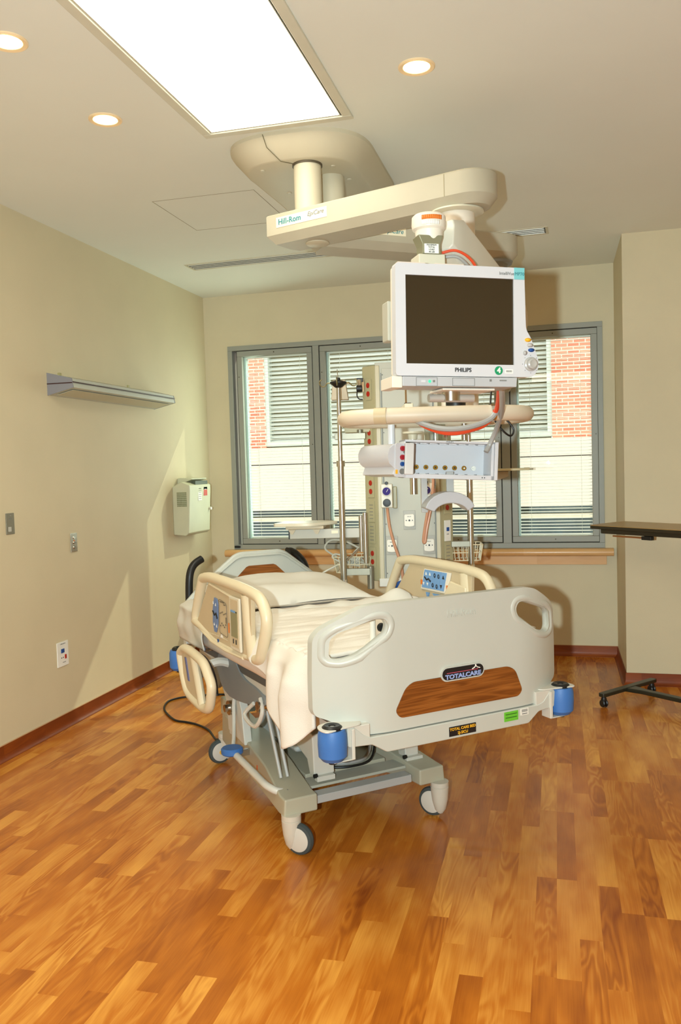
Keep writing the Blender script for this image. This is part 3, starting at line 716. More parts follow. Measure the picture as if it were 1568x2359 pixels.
rr_, pn2 = side_rail(1, .500, 'side_rail')
kx = -.012
kp = MB().prism([(.965, 1.055), (.745, 1.055), (.782, .955), (1.00, .955)], kx-.004, kx+.004, 'yz').build('keypad', whitew_m, rr_, bevel=.003)
for (ya, yb, sh) in ((.955, .893, 0), (.888, .815, 0), (.810, .775, 0)):
    kb = MB().prism([(ya, 1.052), (yb, 1.052), (yb+.028, .966), (ya+.028, .966)], kx-.007, kx-.003, 'yz').build('key_block', keypad_m, kp)
def tri(b, y, z, s, up=1): b.prism([(y-s, z-up*s), (y+s, z-up*s), (y, z+up*s)], kx-.009, kx-.006, 'yz')
b = MB(); tri(b, .942, 1.035, .007); tri(b, .910, 1.035, .007); tri(b, .965, .985, .007, -1); tri(b, .932, .985, .007, -1); b.build('arrow_symbol', label_m, kp)
b = MB(); tri(b, .800, 1.030, .008); tri(b, .820, .985, .008, -1)
b.tube([(kx-.008, .955, 1.018), (kx-.008, .938, 1.005), (kx-.008, .922, 1.012), (kx-.008, .905, 1.0)], .004, 6)
for y, z in ((.870, 1.032), (.838, 1.030), (.888, .985), (.855, .982)):
    b.tube([(kx-.008, y+.006*math.cos(a), z+.009*math.sin(a)) for a in [k*PI/5 for k in range(10)]], .002, 5, closed=True)
b.build('control_symbol', ink_m, kp)
b = MB(); b.box((kx-.006, .985, .990), (.003, .014, .022)); b.box((kx-.006, .772, .985), (.003, .014, .022)); b.build('lockout_key', orange_m, kp)
MB().prism([(.75, 1.02), (.63, 1.005), (.64, .86), (.82, .86), (.80, .95)], kx-.010, kx+.004, 'yz').build('raised_panel', rail_m, rr_, bevel=.010)
b = MB(); b.prism([(.955, .945), (.93, .945), (.943, .915)], kx-.004, kx+.003, 'yz'); b.prism([(.90, .945), (.80, .945), (.82, .925), (.84, .912), (.88, .93)], kx-.004, kx+.003, 'yz'); b.build('printing', keypad_m, rr_)

# lowered head rail
hd = bpy.data.objects.new('head_rail', None); COL.objects.link(hd); hd.parent = BED; hd.location = (-.565, 0, 0)
HDO = [(1.46, .69), (1.445, .718), (1.39, .743), (1.302, .752), (1.145, .743), (1.075, .724), (1.025, .685), (.985, .645), (.99, .596), (1.025, .528), (1.085, .505), (1.163, .499), (1.34, .520), (1.405, .575)]
pth = []
for i, p in enumerate(HDO):
    c = Vector((0, 1.22, .63)); q = Vector((0, *p)); pth.append(q+(c-q).normalized()*.02)
MB().tube(catmull(pth, 4, True), .021, 14, closed=True, up=(1, 0, 0)).build('grab_bar', rail_m, hd)
MB().prism([(1.40, .715), (1.22, .735), (1.16, .50), (1.33, .525), (1.385, .58)], -.008, .010, 'yz').build('panel', railp_m, hd, bevel=.003)
MB().tube([(0, 1.235, .725), (0, 1.18, .62), (0, 1.135, .515)], .026, 12, flat=.7, up=(1, 0, 0)).build('post', rail_m, hd)
MB().prism([(1.345, .70), (1.325, .70), (1.285, .60), (1.305, .60)], -.012, -.008, 'yz').build('keypad', M('keypad_blue3', (92, 98, 140), .5), hd)
MB().tube(catmull([(.03, 1.33, .72), (.035, 1.18, .71), (.035, 1.08, .66), (.035, 1.05, .58)], 5), .012, 8).build('black_guard', black_m, hd)
MB().tube(catmull([(.02, 1.28, .60), (.06, 1.26, .66), (.12, 1.25, .68), (.18, 1.25, .66)], 4), .02, 8).build('rail_arm', framel_m, hd)

# headboard with push handles
hb = [(-.455, .745), (-.455, .84), (-.350, .945), (-.150, 1.100), (-.115, 1.112), (.115, 1.112), (.150, 1.100), (.350, .945), (.455, .84), (.455, .745)]
hbr = rounded([(p[0], p[1], 0) for p in hb], .03, 4)
HB = MB().prism([(p[0], p[1]) for p in hbr], 1.815, 1.845, 'xz').build('headboard', bed_m, BED, bevel=.012, bseg=3)
MB().tube([(p[0]*.955, 1.814, (p[1]-.93)*.90+.925) for p in hbr], .008, 8, closed=True).build('rim', bed_m, HB)
MB().prism([(-.16, .96), (.16, .96), (.085, 1.030), (.070, 1.036), (-.070, 1.036), (-.085, 1.030)], 1.810, 1.818, 'xz').build('wood_inlay', panelw_m, HB)
MB().tube(catmull([(-.385, 1.87, .70), (-.385, 1.87, .88), (-.378, 1.87, 1.00), (-.350, 1.885, 1.055), (-.30, 1.90, 1.083)], 6), .020, 14).build('push_handle', black_m, BED)
MB().tube(catmull([(.185, 1.875, 1.090), (.215, 1.885, 1.085), (.25, 1.885, 1.06), (.285, 1.88, 1.01), (.295, 1.875, .93), (.295, 1.87, .75)], 6), .020, 14, flat=1.3).build('push_handle', black_m, BED)
MB().box((0, 1.83, .68), (.86, .05, .06)).build('head_frame', framel_m, BED, bevel=.006)

# accessory post with a black knob, seen through the left grip hole
b = MB(); b.cyl((-.245, .17, .885), (-.245, .17, 1.012), .011, seg=16); b.box((-.245, .17, .920), (.045, .03, .03)); b.build('accessory_post', whitew_m, BED, bevel=.002)
MB().lathe([(0, 0), (.012, .0), (.016, .008), (.014, .02), (0, .022)], (-.216, .17, .98), (0, -1, 0), seg=20).build('post_knob', black_m, BED)

BW = Matrix.Translation((-.168, 2.874, 0)) @ Matrix.Rotation(R(41.7), 4, 'Z')

# power cord
cord = [(-1.60, 4.25, .12), (-1.741, 4.403, .008), (-1.866, 4.568, .007), (-1.974, 4.654, .007), (-2.064, 4.693, .007), (-2.147, 4.716, .007), (-2.244, 4.812, .007), (-2.339, 4.943, .007), (-2.389, 5.089, .007), (-2.378, 5.166, .007), (-2.327, 5.228, .007), (-2.209, 5.29, .007), (-2.067, 5.333, .007), (-1.80, 5.30, .007), (-1.62, 5.1, .03), (-1.55, 4.75, .2)]
tag(MB().tube(catmull(cord, 8), .0065, 8).build('power_cord', black_m, None), 'black power cord looping over the floor beside the head of the bed', 'power cord')

# ---- mattress
def inbed(o): o.matrix_world = BW; return o
def mat_f(b):
    # rounded box with soft puckers
    u0, v0, v1, z0, z1 = .475, .045, 1.795, .700, .898
    nu, nv = 60, 96
    def f(i, j):
        a = i*2*PI; v = v0+(v1-v0)*j
        # superellipse cross-section
        c, s = math.cos(a), math.sin(a); e = .36
        x = u0*abs(c)**e*(1 if c > 0 else -1); z = (z0+z1)/2+(z1-z0)/2*abs(s)**e*(1 if s > 0 else -1)
        edge = min(v-v0, v1-v)
        k = 1-.13*max(0, 1-edge/.09)**2
        x *= k; z = (z0+z1)/2+(z-(z0+z1)/2)*(1-.30*max(0, 1-edge/.05)**2)
        n = noise.noise(Vector((x*9, v*7, z*14)))
        if z < z1-.01: x += (1 if x > 0 else -1)*n*.007
        return Vector((x, v, z+n*.003))
    b.grid(f, nu, nv)
    bmesh.ops.remove_doubles(b.bm, verts=b.bm.verts, dist=1e-5)
    bmesh.ops.holes_fill(b.bm, edges=[e for e in b.bm.edges if e.is_boundary], sides=0)
    return b
mt = mat_f(MB()).build('mattress', sheetp_m, None, angle=60)
tag(inbed(mt), 'mattress in a pale fitted sheet lying on the hospital bed', 'mattress')

# ---- blanket draped over the foot half
def zlow(v):
    P = [(-1, .76), (.02, .745), (.10, .70), (.16, .650), (.20, .610), (.235, .590), (.275, .584), (.315, .592), (.36, .625), (.43, .69), (.50, .765), (.56, .80), (.66, .84), (1.5, .85)]
    for (a, za), (c, zc) in zip(P, P[1:]):
        if v <= c: t = (v-a)/(c-a); return za+(zc-za)*t
    return .85
def blanket(i, j):
    v = .128+.832*j
    v += .02*math.sin(i*9)*j
    top = .912; L = zlow(v); wl = top-L; s = i*(.93+wl)   # arc length from the right side hem
    if s < .93: u = .443-s; z = top; lat = 0
    else:
        d = s-.93; u = -.487; z = top-d; lat = d
    # round the shoulders
    for cu, sg in ((-.485, -1), (.485, 1)):
        q = min(abs(u-cu) if z >= top-.001 else 9, 9)
    e = .035
    if z >= top-.001 and u < -.487+e: q = (e-(u+.487))/e; z -= .012*q*q
    if z >= top-.001 and u > .40: q = (u-.40)/.05; z -= .008*q*q
    if lat > 0:
        u -= min(lat, .05)*.35*min(1, (v-.10)/.08)
        fold = math.sin(v*34+1.2*noise.noise(Vector((v*4, lat*3, 1))))
        u -= (.5+.5*fold)*.035*min(1, lat/.10)*min(1, max(0, (v-.10)/.10))
        u -= .028*math.exp(-((v-.27)/.10)**2)*min(1, lat/.15)
        v += .018*noise.noise(Vector((v*8, lat*9, 4)))*min(1, lat/.05)
    else:
        z += .009*noise.noise(Vector((u*4, v*13, 2)))+.004*noise.noise(Vector((u*6+3, v*45, 6)))
    z += .018*max(0, (j-.90)/.10)*(1 if lat == 0 else .3)*(.6+.6*noise.noise(Vector((u*4, 1, 5))))
    if v > .03: pass
    return Vector((u, v, z))
bl = MB().grid(blanket, 150, 110).build('blanket', blank_m, None, solid=.013, angle=80)
tag(inbed(bl), 'cream white blanket spread over the foot half and hanging off the left side', 'blanket')
# rumpled top sheet edge folded back
def sheetf(i, j):
    u = -.46+.86*i; v = .93+.10*j
    z = .915+.020*math.sin(PI*j)*(1+.5*noise.noise(Vector((u*6, 0, 3))))+.004*math.sin(u*40)
    v += .020*noise.noise(Vector((u*4, 3, 1)))
    z += .035*math.exp(-((u-.33)/.07)**2)*math.sin(PI*j)
    return Vector((u, v, z))
ts = MB().grid(sheetf, 80, 14).build('top_sheet', sheet_m, None, solid=.006, angle=80)
tag(inbed(ts), 'rumpled white top sheet folded back across the middle of the mattress', 'bed sheet')
# draw sheet hanging at the head corner
def headsheet(i, j):
    v = 1.30+.49*j; s = i*.36
    if s < .2: u = -.29-s; z = .905
    else: u = -.497; z = .905-(s-.2)
    n = noise.noise(Vector((v*9, s*12, 0)))
    q = max(0, (s-.12)/.08) if s < .2 else 1
    if s < .2: z -= .018*q*q
    else: z -= .018; u += .008
    if s > .18: u -= .010+.014*n
    hq = max(0, (v-1.66)/.13)**2; z -= .03*hq; u += (.06*hq if s > .15 else .03*hq)
    z += .006*n
    v += .01*noise.noise(Vector((s*9, v*4, 4)))
    return Vector((u, v, z))
hs = MB().grid(headsheet, 40, 50).build('draw_sheet', sheet_m, None, solid=.006, angle=80)
tag(inbed(hs), 'loose pale sheet corner hanging off the head end of the mattress', 'bed sheet')

# ---- pillow
def pillow(i, j):
    a = (i*2-1); c = (j*2-1)
    return a, c
def pillow_mesh():
    b = MB(); n = 44; bm = b.bm
    def top(a, c, s):
        r = (1-abs(a)**3.0)*(1-abs(c)**2.6); h = max(0, r)**.55*.078
        px = a*.36*(1-.10*(1-abs(a))*0)*(1-.09*(abs(c)**2)*(1-abs(a)**6)*0)
        x = a*(.345+.03*abs(c)**4); y = c*(.235+.035*abs(a)**4)
        w = noise.noise(Vector((x*7, y*12, s*2)))*.010*min(1, r*3)
        z = s*h*(1.0 if s > 0 else .45)+w*(1 if s > 0 else .3)
        z += .010*math.sin(y*26+x*4)*(1-abs(a))*(s > 0)
        return Vector((x, y, z))
    for s in (1, -1):
        V = [[bm.verts.new(top(-1+2*i/n, -1+2*j/n, s)) for j in range(n+1)] for i in range(n+1)]
        for i in range(n):
            for j in range(n):
                q = (V[i][j], V[i+1][j], V[i+1][j+1], V[i][j+1]); bm.faces.new(q if s > 0 else q[::-1])
    bmesh.ops.remove_doubles(bm, verts=bm.verts, dist=.0008); return b
pl = pillow_mesh().build('pillow', sheet_m, None, angle=80)
pl.matrix_world = BW @ Matrix.Translation((-.045, 1.42, .938)) @ Matrix.Rotation(R(-2), 4, 'Z') @ Matrix.Rotation(R(5), 4, 'X')
tag(pl, 'plump white pillow at the head of the hospital bed', 'pillow')

# ================================================================== CEILING BOOM
BM = thing('ceiling_boom', 'cream ceiling mounted equipment boom with two horizontal arms', 'ceiling boom', (-.935, 3.83, H))
# canopy
def canopy():
    b = MB(); rings = []
    base = rounded([(-.40, -.18, 0), (.285, -.18, 0), (.285, .92, 0), (-.36, .92, 0)], .32, 10)
    for off, z in ((0, 0), (0, -.018), (.012, -.032), (.085, -.095), (.10, -.100)):
        cx, cy = -.05, .37; L = []
        for p in base:
            d = Vector((p.x-cx, p.y-cy, 0)); l = d.length; d = d*(1-off/l); L.append(b.bm.verts.new((cx+d.x, cy+d.y, z)))
        rings.append(L)
    for a, c in zip(rings, rings[1:]):
        for k in range(len(a)): b.bm.faces.new((a[k], a[(k+1) % len(a)], c[(k+1) % len(a)], c[k]))
    b.bm.faces.new(rings[0]); b.bm.faces.new(rings[-1][::-1]); return b
cn = canopy().build('canopy', boom_m, BM, angle=25)
MB().tube([(-.15, -.19, -.012), (-.145, -.15, -.055), (-.10, -.09, -.1015), (.0, .02, -.1015), (.0, .55, -.1015)], .0022, 5).build('canopy_seam', M('seam_dark', (110, 100, 74), .6), cn)
b = MB()
for x, y in ((-.22, .0), (-.20, .35), (.11, .05), (.14, .25), (.15, .50), (-.22, .7)): b.lathe([(0, -.004), (.011, -.004), (.013, 0)], (x, y, -.100), seg=16)
b.build('canopy_screw', boom_m, cn)
# front arm
def arm_mesh(x0, x1, hw, h, ch):
    b = MB(); n = 12
    def outline(inset):
        w = hw-inset; pts = []
        xe = x1-hw+ .0
        for k in range(n+1):
            a = R(-90+180*k/n); pts.append((xe+(hw-inset)*math.cos(a), w*math.sin(a)))
        pts += [(x0+.05, w), (x0+inset, w-.05), (x0+inset, -w)]
        return pts
    rg = []
    for inset, z in ((.004, h), (0, h-.006), (0, ch), (.030, 0)):
        rg.append([b.bm.verts.new((p[0], p[1], z)) for p in outline(inset)])
    for a, c in zip(rg, rg[1:]):
        for k in range(len(a)): b.bm.faces.new((a[k], a[(k+1) % len(a)], c[(k+1) % len(a)], c[k]))
    b.bm.faces.new(rg[0]); b.bm.faces.new(rg[-1][::-1]); return b
def arm(loc, ang, x0, x1, lab=True):
    a = bpy.data.objects.new('boom_arm', None); COL.objects.link(a); a.parent = BM; a.location = Vector(loc)-Vector((-.935, 3.83, H)); a.rotation_euler = (0, 0, ang)
    s_ = arm_mesh(x0, x1, .11, .13, .036).build('arm_cover', M('arm_paint', (180, 172, 150), .5), a, angle=25)
    return a, s_
A1, s1 = arm((-.935, 3.83, 2.592), R(-19.4), -.165, .93)
b = MB(); b.box((.035, -.1108, .088), (.285, .0015, .046)); lb = b.build('maker_label', M('cream_label', (232, 224, 196), .5), s1)
text('lettering', 'Hill-Rom', .036, (-.030, -.1122, .088), FRONT, hr_m, lb, bold=.0006)
text('lettering', 'EpiCare', .028, (.115, -.1122, .094), FRONT, inkg_m, lb, shear=.3)
MB().box((.755, -.1106, .08), (.0025, .001, .09)).build('cover_seam', M('seam2', (150, 138, 104), .6), s1)
b = MB(); b.lathe([(0, -.010), (.045, -.010), (.055, -.004), (.055, .004)], (.0+.03, .02, 0), seg=28); b.build('arm_bearing', boom_m, A1)
A2, s2 = arm((-.83, 4.045, 2.592), R(36), -.16, .98)
b = MB(); b.box((.205, -.1108, .088), (.17, .0015, .04)); lb = b.build('maker_label', MC['cream_label'], s2)
text('lettering', 'epiCare', .032, (.225, -.1122, .088), FRONT, hr_m, lb, shear=.2)
b = MB()
for k in range(4): b.box((.93, -.045, .04+k*.014), (.05, .003, .005))
b.build('vent_slot', M('slot2', (70, 60, 30), .6), s2)
MB().cyl((0, 0, -.34), (0, 0, -.095), .064, seg=40).build('drop_tube', boom_m, BM)
MB().cyl((.06, .20, -.34), (.06, .20, -.095), .064, seg=40).build('drop_tube', boom_m, BM)
MB().lathe([(.064, -.108), (.070, -.108), (.070, -.098), (.064, -.098)], (0, 0, 0), seg=36).build('tube_collar', M('collar_dark', (90, 80, 60), .6), BM)
# down tube of front arm (world -> local)
def wl(x, y, z): return (x+.935, y-3.83, z-H)
MB().cyl(wl(-.226, 3.585, 1.70), wl(-.226, 3.585, 2.60), .078, seg=40).build('down_tube', whitew_m, BM)
b = MB(); b.lathe([(.078, -.014), (.100, -.014), (.112, -.008), (.112, -.002), (.078, 0)], wl(-.222, 3.585, 2.593), seg=40); b.build('tube_flange', M('flange', (214, 210, 186), .3), BM)
b = MB(); b.lathe([(.0, -.03), (.06, -.03), (.075, -.014), (.095, -.012), (.1, 0), (0, 0)], wl(-.14, 4.545, 2.592), seg=32); b.build('end_bearing', slate_m, BM)
MB().cyl(wl(-.14, 4.545, 2.05), wl(-.14, 4.545, 2.60), .06, seg=36).build('down_tube', boom_m, BM)
MB().box(wl(-.42, 4.50, 1.985), (.72, .20, .13), Matrix.Rotation(R(6), 3, 'Z')).build('column_head', cols_m, BM, bevel=.012)

# ---- spring arm for the monitor
SA = thing('monitor_arm', 'cream spring arm holding the patient monitor below the boom', 'monitor arm', (-.222, 3.585, 1.95))
def ws(x, y, z): return (x+.222, y-3.585, z-1.95)
p0 = Vector(ws(-.150, 2.42, 2.205)); p1 = Vector(ws(.010, 3.0, 2.05))
d = (p1-p0).normalized(); side = Vector((d.y, -d.x, 0)).normalized(); upv = side.cross(d).normalized()
if upv.z < 0: upv = -upv
b = MB()
rg = []
for t_, w, h in ((.05, .036, .044), (.13, .052, .066), (.9, .056, .070), (1.0, .05, .06)):
    c = p0+(p1-p0)*t_
    prof = [(-w, -h*.75), (-w*.7, -h), (w*.7, -h), (w, -h*.75), (w, h*.6), (w*.8, h), (-w*.8, h), (-w, h*.6)]
    rg.append([b.bm.verts.new(c+side*x+upv*y) for x, y in prof])
for a, c in zip(rg, rg[1:]):
    for k in range(8): b.bm.faces.new((a[k], a[(k+1) % 8], c[(k+1) % 8], c[k]))
b.bm.faces.new(rg[0]); b.bm.faces.new(rg[-1][::-1])
b.build('spring_arm', M('arm_grey', (206, 202, 186), .35), SA, bevel=.004)
b = MB(); b.cyl(ws(-.04, 3.02, 2.04), ws(.06, 2.99, 2.04), .055, seg=28); b.build('elbow', boom_m, SA)
b = MB(); b.tube([ws(.010, 3.02, 2.0), ws(-.06, 3.3, 1.94), ws(-.222, 3.585, 1.90)], .045, 16); b.build('link_arm', boom_m, SA)
b = MB(); b.lathe([(.0735, -.06), (.09, -.06), (.09, .06), (.0735, .06)], ws(-.222, 3.585, 1.90), seg=36); b.build('hub', boom_m, SA)
hdm = MB().lathe([(0, -.072), (.034, -.070), (.052, -.060), (.060, -.020), (.062, -.006), (.072, .002), (.076, .018), (.074, .052), (.062, .062), (0, .064)], (0, 0, 0), seg=40).build('arm_head', whitew_m, SA, angle=30, loc=ws(-.172, 2.395, 2.200)); hdm.scale = (.64, .64, .66)
def arcpatch(b, c, r, a0, a1, z0, z1, n=10):
    for k in range(n):
        A, B = R(a0+(a1-a0)*k/n), R(a0+(a1-a0)*(k+1)/n); v = []
        for (a, z) in ((A, z0), (B, z0), (B, z1), (A, z1)): v.append(b.bm.verts.new((c[0]+r*math.cos(a), c[1]+r*math.sin(a), c[2]+z)))
        b.bm.faces.new(v)
b = MB(); arcpatch(b, (0, 0, 0), .0768, 255, 325, .028, .046); o = b.build('warning_label', orange_m, hdm, solid=.001)
b = MB(); arcpatch(b, (0, 0, 0), .0762, 255, 315, .006, .024); o = b.build('small_label', label_m, hdm, solid=.001)
YAWM = R(28.7)
yk = thing('yoke_holder', None, None)
bpy.data.objects.remove(yk)
yk = bpy.data.objects.new('yoke', None); COL.objects.link(yk); yk.parent = SA; yk.location = ws(-.172, 2.385, 2.148); yk.rotation_euler = (0, 0, YAWM)
MB().prism([(-.040, .030), (.034, .030), (.026, .004), (.026, -.022), (-.028, -.022), (-.028, .004)], -.026, .026, 'xz').build('bracket', M('bracket_olive', (140, 138, 112), .35, metal=.3), yk, bevel=.003)
MB().box((0, .01, -.058), (.078, .07, .072)).build('mount_block', M('mount_beige', (200, 196, 176), .4), yk, bevel=.003)
lb = MB().box((-.002, -.0266, -.008), (.042, .001, .026)).build('load_label', label_m, yk)
for k, s_ in enumerate(('MAXIMUM', 'TOTAL', 'LOAD', '40 LBS')): text('lettering', s_, .0062, (-.002, -.0276, .0015-k*.0063), FRONT, ink_m, lb)
MB().tube(catmull([ws(-.14, 2.42, 2.14), ws(-.10, 2.43, 2.145), ws(-.06, 2.46, 2.12), ws(-.03, 2.50, 2.06)], 6), .004, 8).build('red_lead', cabler_m, SA)
MB().tube(catmull([ws(-.14, 2.43, 2.13), ws(-.10, 2.44, 2.130), ws(-.07, 2.47, 2.105), ws(-.05, 2.50, 2.06)], 6), .005, 8).build('grey_lead', cableg_m, SA)

# ---- monitor
MO = thing('patient_monitor', 'white flat patient monitor with dark blank screen hanging above the bed', 'monitor', (-.072, 2.246, 1.917), (0, 0, YAWM))
MO.rotation_euler = Euler((0, R(.74), YAWM), 'YXZ') if False else (0, R(.74), YAWM)
out = [(-.1795, .144), (.183, .144), (.187, -.018), (.201, -.040), (.213, -.071), (.2235, -.100), (.2235, -.122), (.212, -.140), (.198, -.146), (-.181, -.146)]
o_ = rounded([(p[0], p[1], 0) for p in out], .010, 4)
scr = [(-.152, .114), (.152, .114), (.152, -.114), (-.152, -.114)]
MB().plate([(p.x, p.y) for p in o_], [scr], 0, .030).build('bezel', white_m, MO, bevel=.003)
MB().prism([(-.177, .140), (.180, .140), (.183, -.142), (-.178, -.142)], .030, .055).build('side_shell', whitew_m, MO, bevel=.006)
MB().prism([(-.150, .11), (.150, .11), (.155, -.12), (-.155, -.12)], .055, .105).build('rear_shell', M('rear_grey', (206, 204, 190), .4), MO, bevel=.02)
MB().box((0, .008, 0), (.306, .006, .230)).build('screen', screen_m, MO)
MB().box((-.021, .15, .125), (.07, .12, .03)).build('rear_bracket', colm_m, MO, bevel=.003)
MB().box((-.172, .085, .005), (.022, .05, .105)).build('handle_bracket', colm_m, MO, bevel=.004)
b = MB(); b.box((-.135, .010, .1448), (.075, .018, .003)); b.box((-.030, .010, .1448), (.08, .018, .003)); b.build('alarm_lamp', M('lamp_cover', (214, 200, 186), .3), MO)
MB().box((.168, -.0008, .1285), (.030, .002, .031)).build('model_badge', teal_m, MO, bevel=.0005)
text('lettering', 'MP70', .012, (.168, -.0022, .127), FRONT, M('teal_dark', (60, 130, 136), .5), MO, sx=1.05)
text('lettering', 'IntelliVue', .0115, (.132, -.0006, .1275), FRONT, inkg_m, MO)
text('lettering', 'PHILIPS', .0150, (.005, -.0006, -.1295), FRONT, ink_m, MO, bold=.0003, sx=.98)
st = MB().lathe([(0, 0), (.0115, 0), (.0115, .0012), (0, .0012)], (.1065, 0, -.1295), (0, -1, 0), seg=32).build('number_sticker', green_m, MO)
text('lettering', '4', .019, (.1065, -.0018, -.1295), FRONT, label_m, st, bold=.0009)
lb = MB().box((.1365, -.0006, -.1315), (.023, .001, .011)).build('inventory_label', label_m, MO)
b = MB()
for k in range(10): b.box((.1285+k*.0017, -.0014, -.131), (.0009, .0006, .005))
b.build('printing', inkg_m, lb)
for n_, c, m_, rx, rz in (('alarm_button', (.1925, -.0465), yellow_m, .0095, .0055), ('standby_button', (.1985, -.0605), M('btn_grey', (186, 182, 176), .4), .0095, .0055), ('menu_button', (.2020, -.0735), navy_m, .0095, .0052), ('back_button', (.1835, -.0815), M('btn_grey2', (176, 174, 172), .4), .006, .0065)):
    o = MB().lathe([(0, 0), (1, 0), (.9, .003), (0, .0035)], (0, 0, 0), (0, -1, 0), seg=28).build(n_, m_, MO, loc=(c[0], 0, c[1])); o.scale = (rx, 1, rz)
kn = MB().lathe([(0, 0), (.019, 0), (.019, .004), (.015, .006), (.014, .014), (.010, .016), (0, .013)], (0, 0, 0), (0, -1, 0), seg=36).build('knob', M('knob_grey', (168, 166, 160), .3), MO, loc=(.200, 0, -.111))
b = MB()
for k in range(8): b.cyl((.200+.0235*math.cos(k*PI/4), 0, -.111+.0235*math.sin(k*PI/4)), (.200+.0235*math.cos(k*PI/4), -.0008, -.111+.0235*math.sin(k*PI/4)), .0009, seg=6)
b.build('knob_mark', ink_m, MO)
pc = MB().prism([(-.164, -.1475), (.160, -.1475), (.158, -.173), (-.164, -.173)], -.002, .10).build('connector_shelf', M('shelf_grey', (178, 180, 182), .4), MO, bevel=.002)
MB().box((-.178, .05, -.162), (.028, .10, .030)).build('shelf_side', whitew_m, MO, bevel=.002)
b = MB(); trims = [(-.098, .058, .022), (0.005, .062, .020)]
for cx, w, h in trims:
    for dx, dz, sx_, sz_ in ((0, h/2, w, .001), (0, -h/2, w, .001), (-w/2, 0, .001, h), (w/2, 0, .001, h)): b.box((cx+dx, -.0028, -.161+dz), (sx_, .001, sz_))
b.build('door_outline', inkg_m, pc)
MB().lathe([(0, 0), (.0042, 0), (.003, .002), (0, .002)], (-.0895, -.002, -.160), (0, -1, 0), seg=16).build('power_led', emis('led', (80, 240, 160), 1.6), pc)
MB().box((-.108, -.003, -.160), (.012, .002, .006)).build('power_key', white_m, pc)
b = MB(); b.box((-.078, -.0028, -.1595), (.006, .001, .006)); b.box((.082, -.0028, -.1560), (.006, .001, .006)); b.box((.118, -.0028, -.156), (.020, .001, .003)); b.build('shelf_print', inkg_m, pc)
# mount under the monitor
MB().box((.03, .07, -.1775), (.150, .10, .006)).build('mount_plate', whitew_m, MO, bevel=.002)
b = MB(); b.cyl((.0, .075, -.205), (.0, .075, -.178), .025, seg=26); b.build('tilt_drum', metal_m, MO)
b = MB(); b.cyl((-.065, .075, -.197), (.065, .075, -.197), .011, seg=16); b.build('tilt_axle', M('matte_alu', (188, 186, 178), .4, metal=.4), MO)

# ---- support carriage, handle ring, poles
RG = thing('handle_ring', 'thick padded beige loop handle around the monitor support', 'handle ring', (-.247, 2.953, 1.708), (0, 0, R(14.0)))
ringp = []
aX, aY = .315, .165
for k in range(56):
    a = 2*PI*k/56; c, s = math.cos(a), math.sin(a); e = .72
    ringp.append((aX*abs(c)**e*(1 if c > 0 else -1), aY*abs(s)**e*(1 if s > 0 else -1), 0))
MB().tube(ringp, .0265, 16, closed=True, up=(0, 0, 1)).build('ring_tube', M('ring_pad', (206, 192, 168), .45), RG)
b = MB(); b.tube([(.165, -.162, 0), (.182, -.158, 0)], .0285, 20); o = b.build('clamp_band', chrome_m, RG)
b = MB(); b.tube([(-.215, -.150, 0), (-.175, -.158, 0)], .0278, 20); b.build('joint_band', M('band_tan', (196, 178, 142), .35), RG)
b = MB(); b.cyl((0, .15, .0), (.155, .56, .05), .028, seg=18); b.build('carriage_bar', boom_m, RG)
b = MB(); b.box((0, .12, .012), (.26, .05, .03)); b.box((-.10, .0, .030), (.03, .30, .02)); b.build('carriage_bracket', M('bracket_beige', (206, 196, 168), .4), RG, bevel=.003)
b = MB(); b.cyl((0.065, -.08, .02), (.065, -.08, .065), .034, seg=24); b.build('swivel_block', black_m, RG)
b = MB(); b.cyl((-.125, -.10, .018), (-.07, -.10, .018), .012, seg=14); b.cyl((-.10, -.10, .02), (-.10, -.10, .045), .012, seg=14); b.build('lock_lever', black_m, RG)
b = MB(); b.cyl((-.10, -.02, .02), (-.10, -.02, .16), .004, seg=10); b.build('support_rod', chrome_m, RG)
MB().cyl((-.075, .04, -.05), (-.075, .04, -.27), .014, seg=22).build('hanging_pole', metal_m, RG)
MB().lathe([(0, 0), (.016, 0), (.018, .018), (.036, .022), (.036, .028), (0, .028)], (-.075, .04, -.075), seg=26).build('pole_collar', boom_m, RG)
MB().cyl((-.150, .04, -.14), (-.150, .04, -.02), .013, seg=16).build('rack_hanger', white_m, RG)
MB().cyl((.12, .12, -.08), (.12, .12, -.02), .011, seg=16).build('rack_hanger', metal_m, RG)
# suction canister hanging inside
b = MB(); b.lathe([(.030, 0), (.040, .01), (.042, .08), (.034, .09), (.0335, .088), (.040, .078), (.038, .012), (.03, .003)], (-.005, .03, -.12), seg=28); cj = b.build('suction_jar', clearp_m, None, loc=(0, 0, 0))
cj.matrix_world = Matrix.Translation((-.247, 3.03, 1.718)) @ Matrix.Rotation(R(14), 4, 'Z')
tag(cj, 'small clear suction jar hanging under the padded loop handle', 'suction jar')

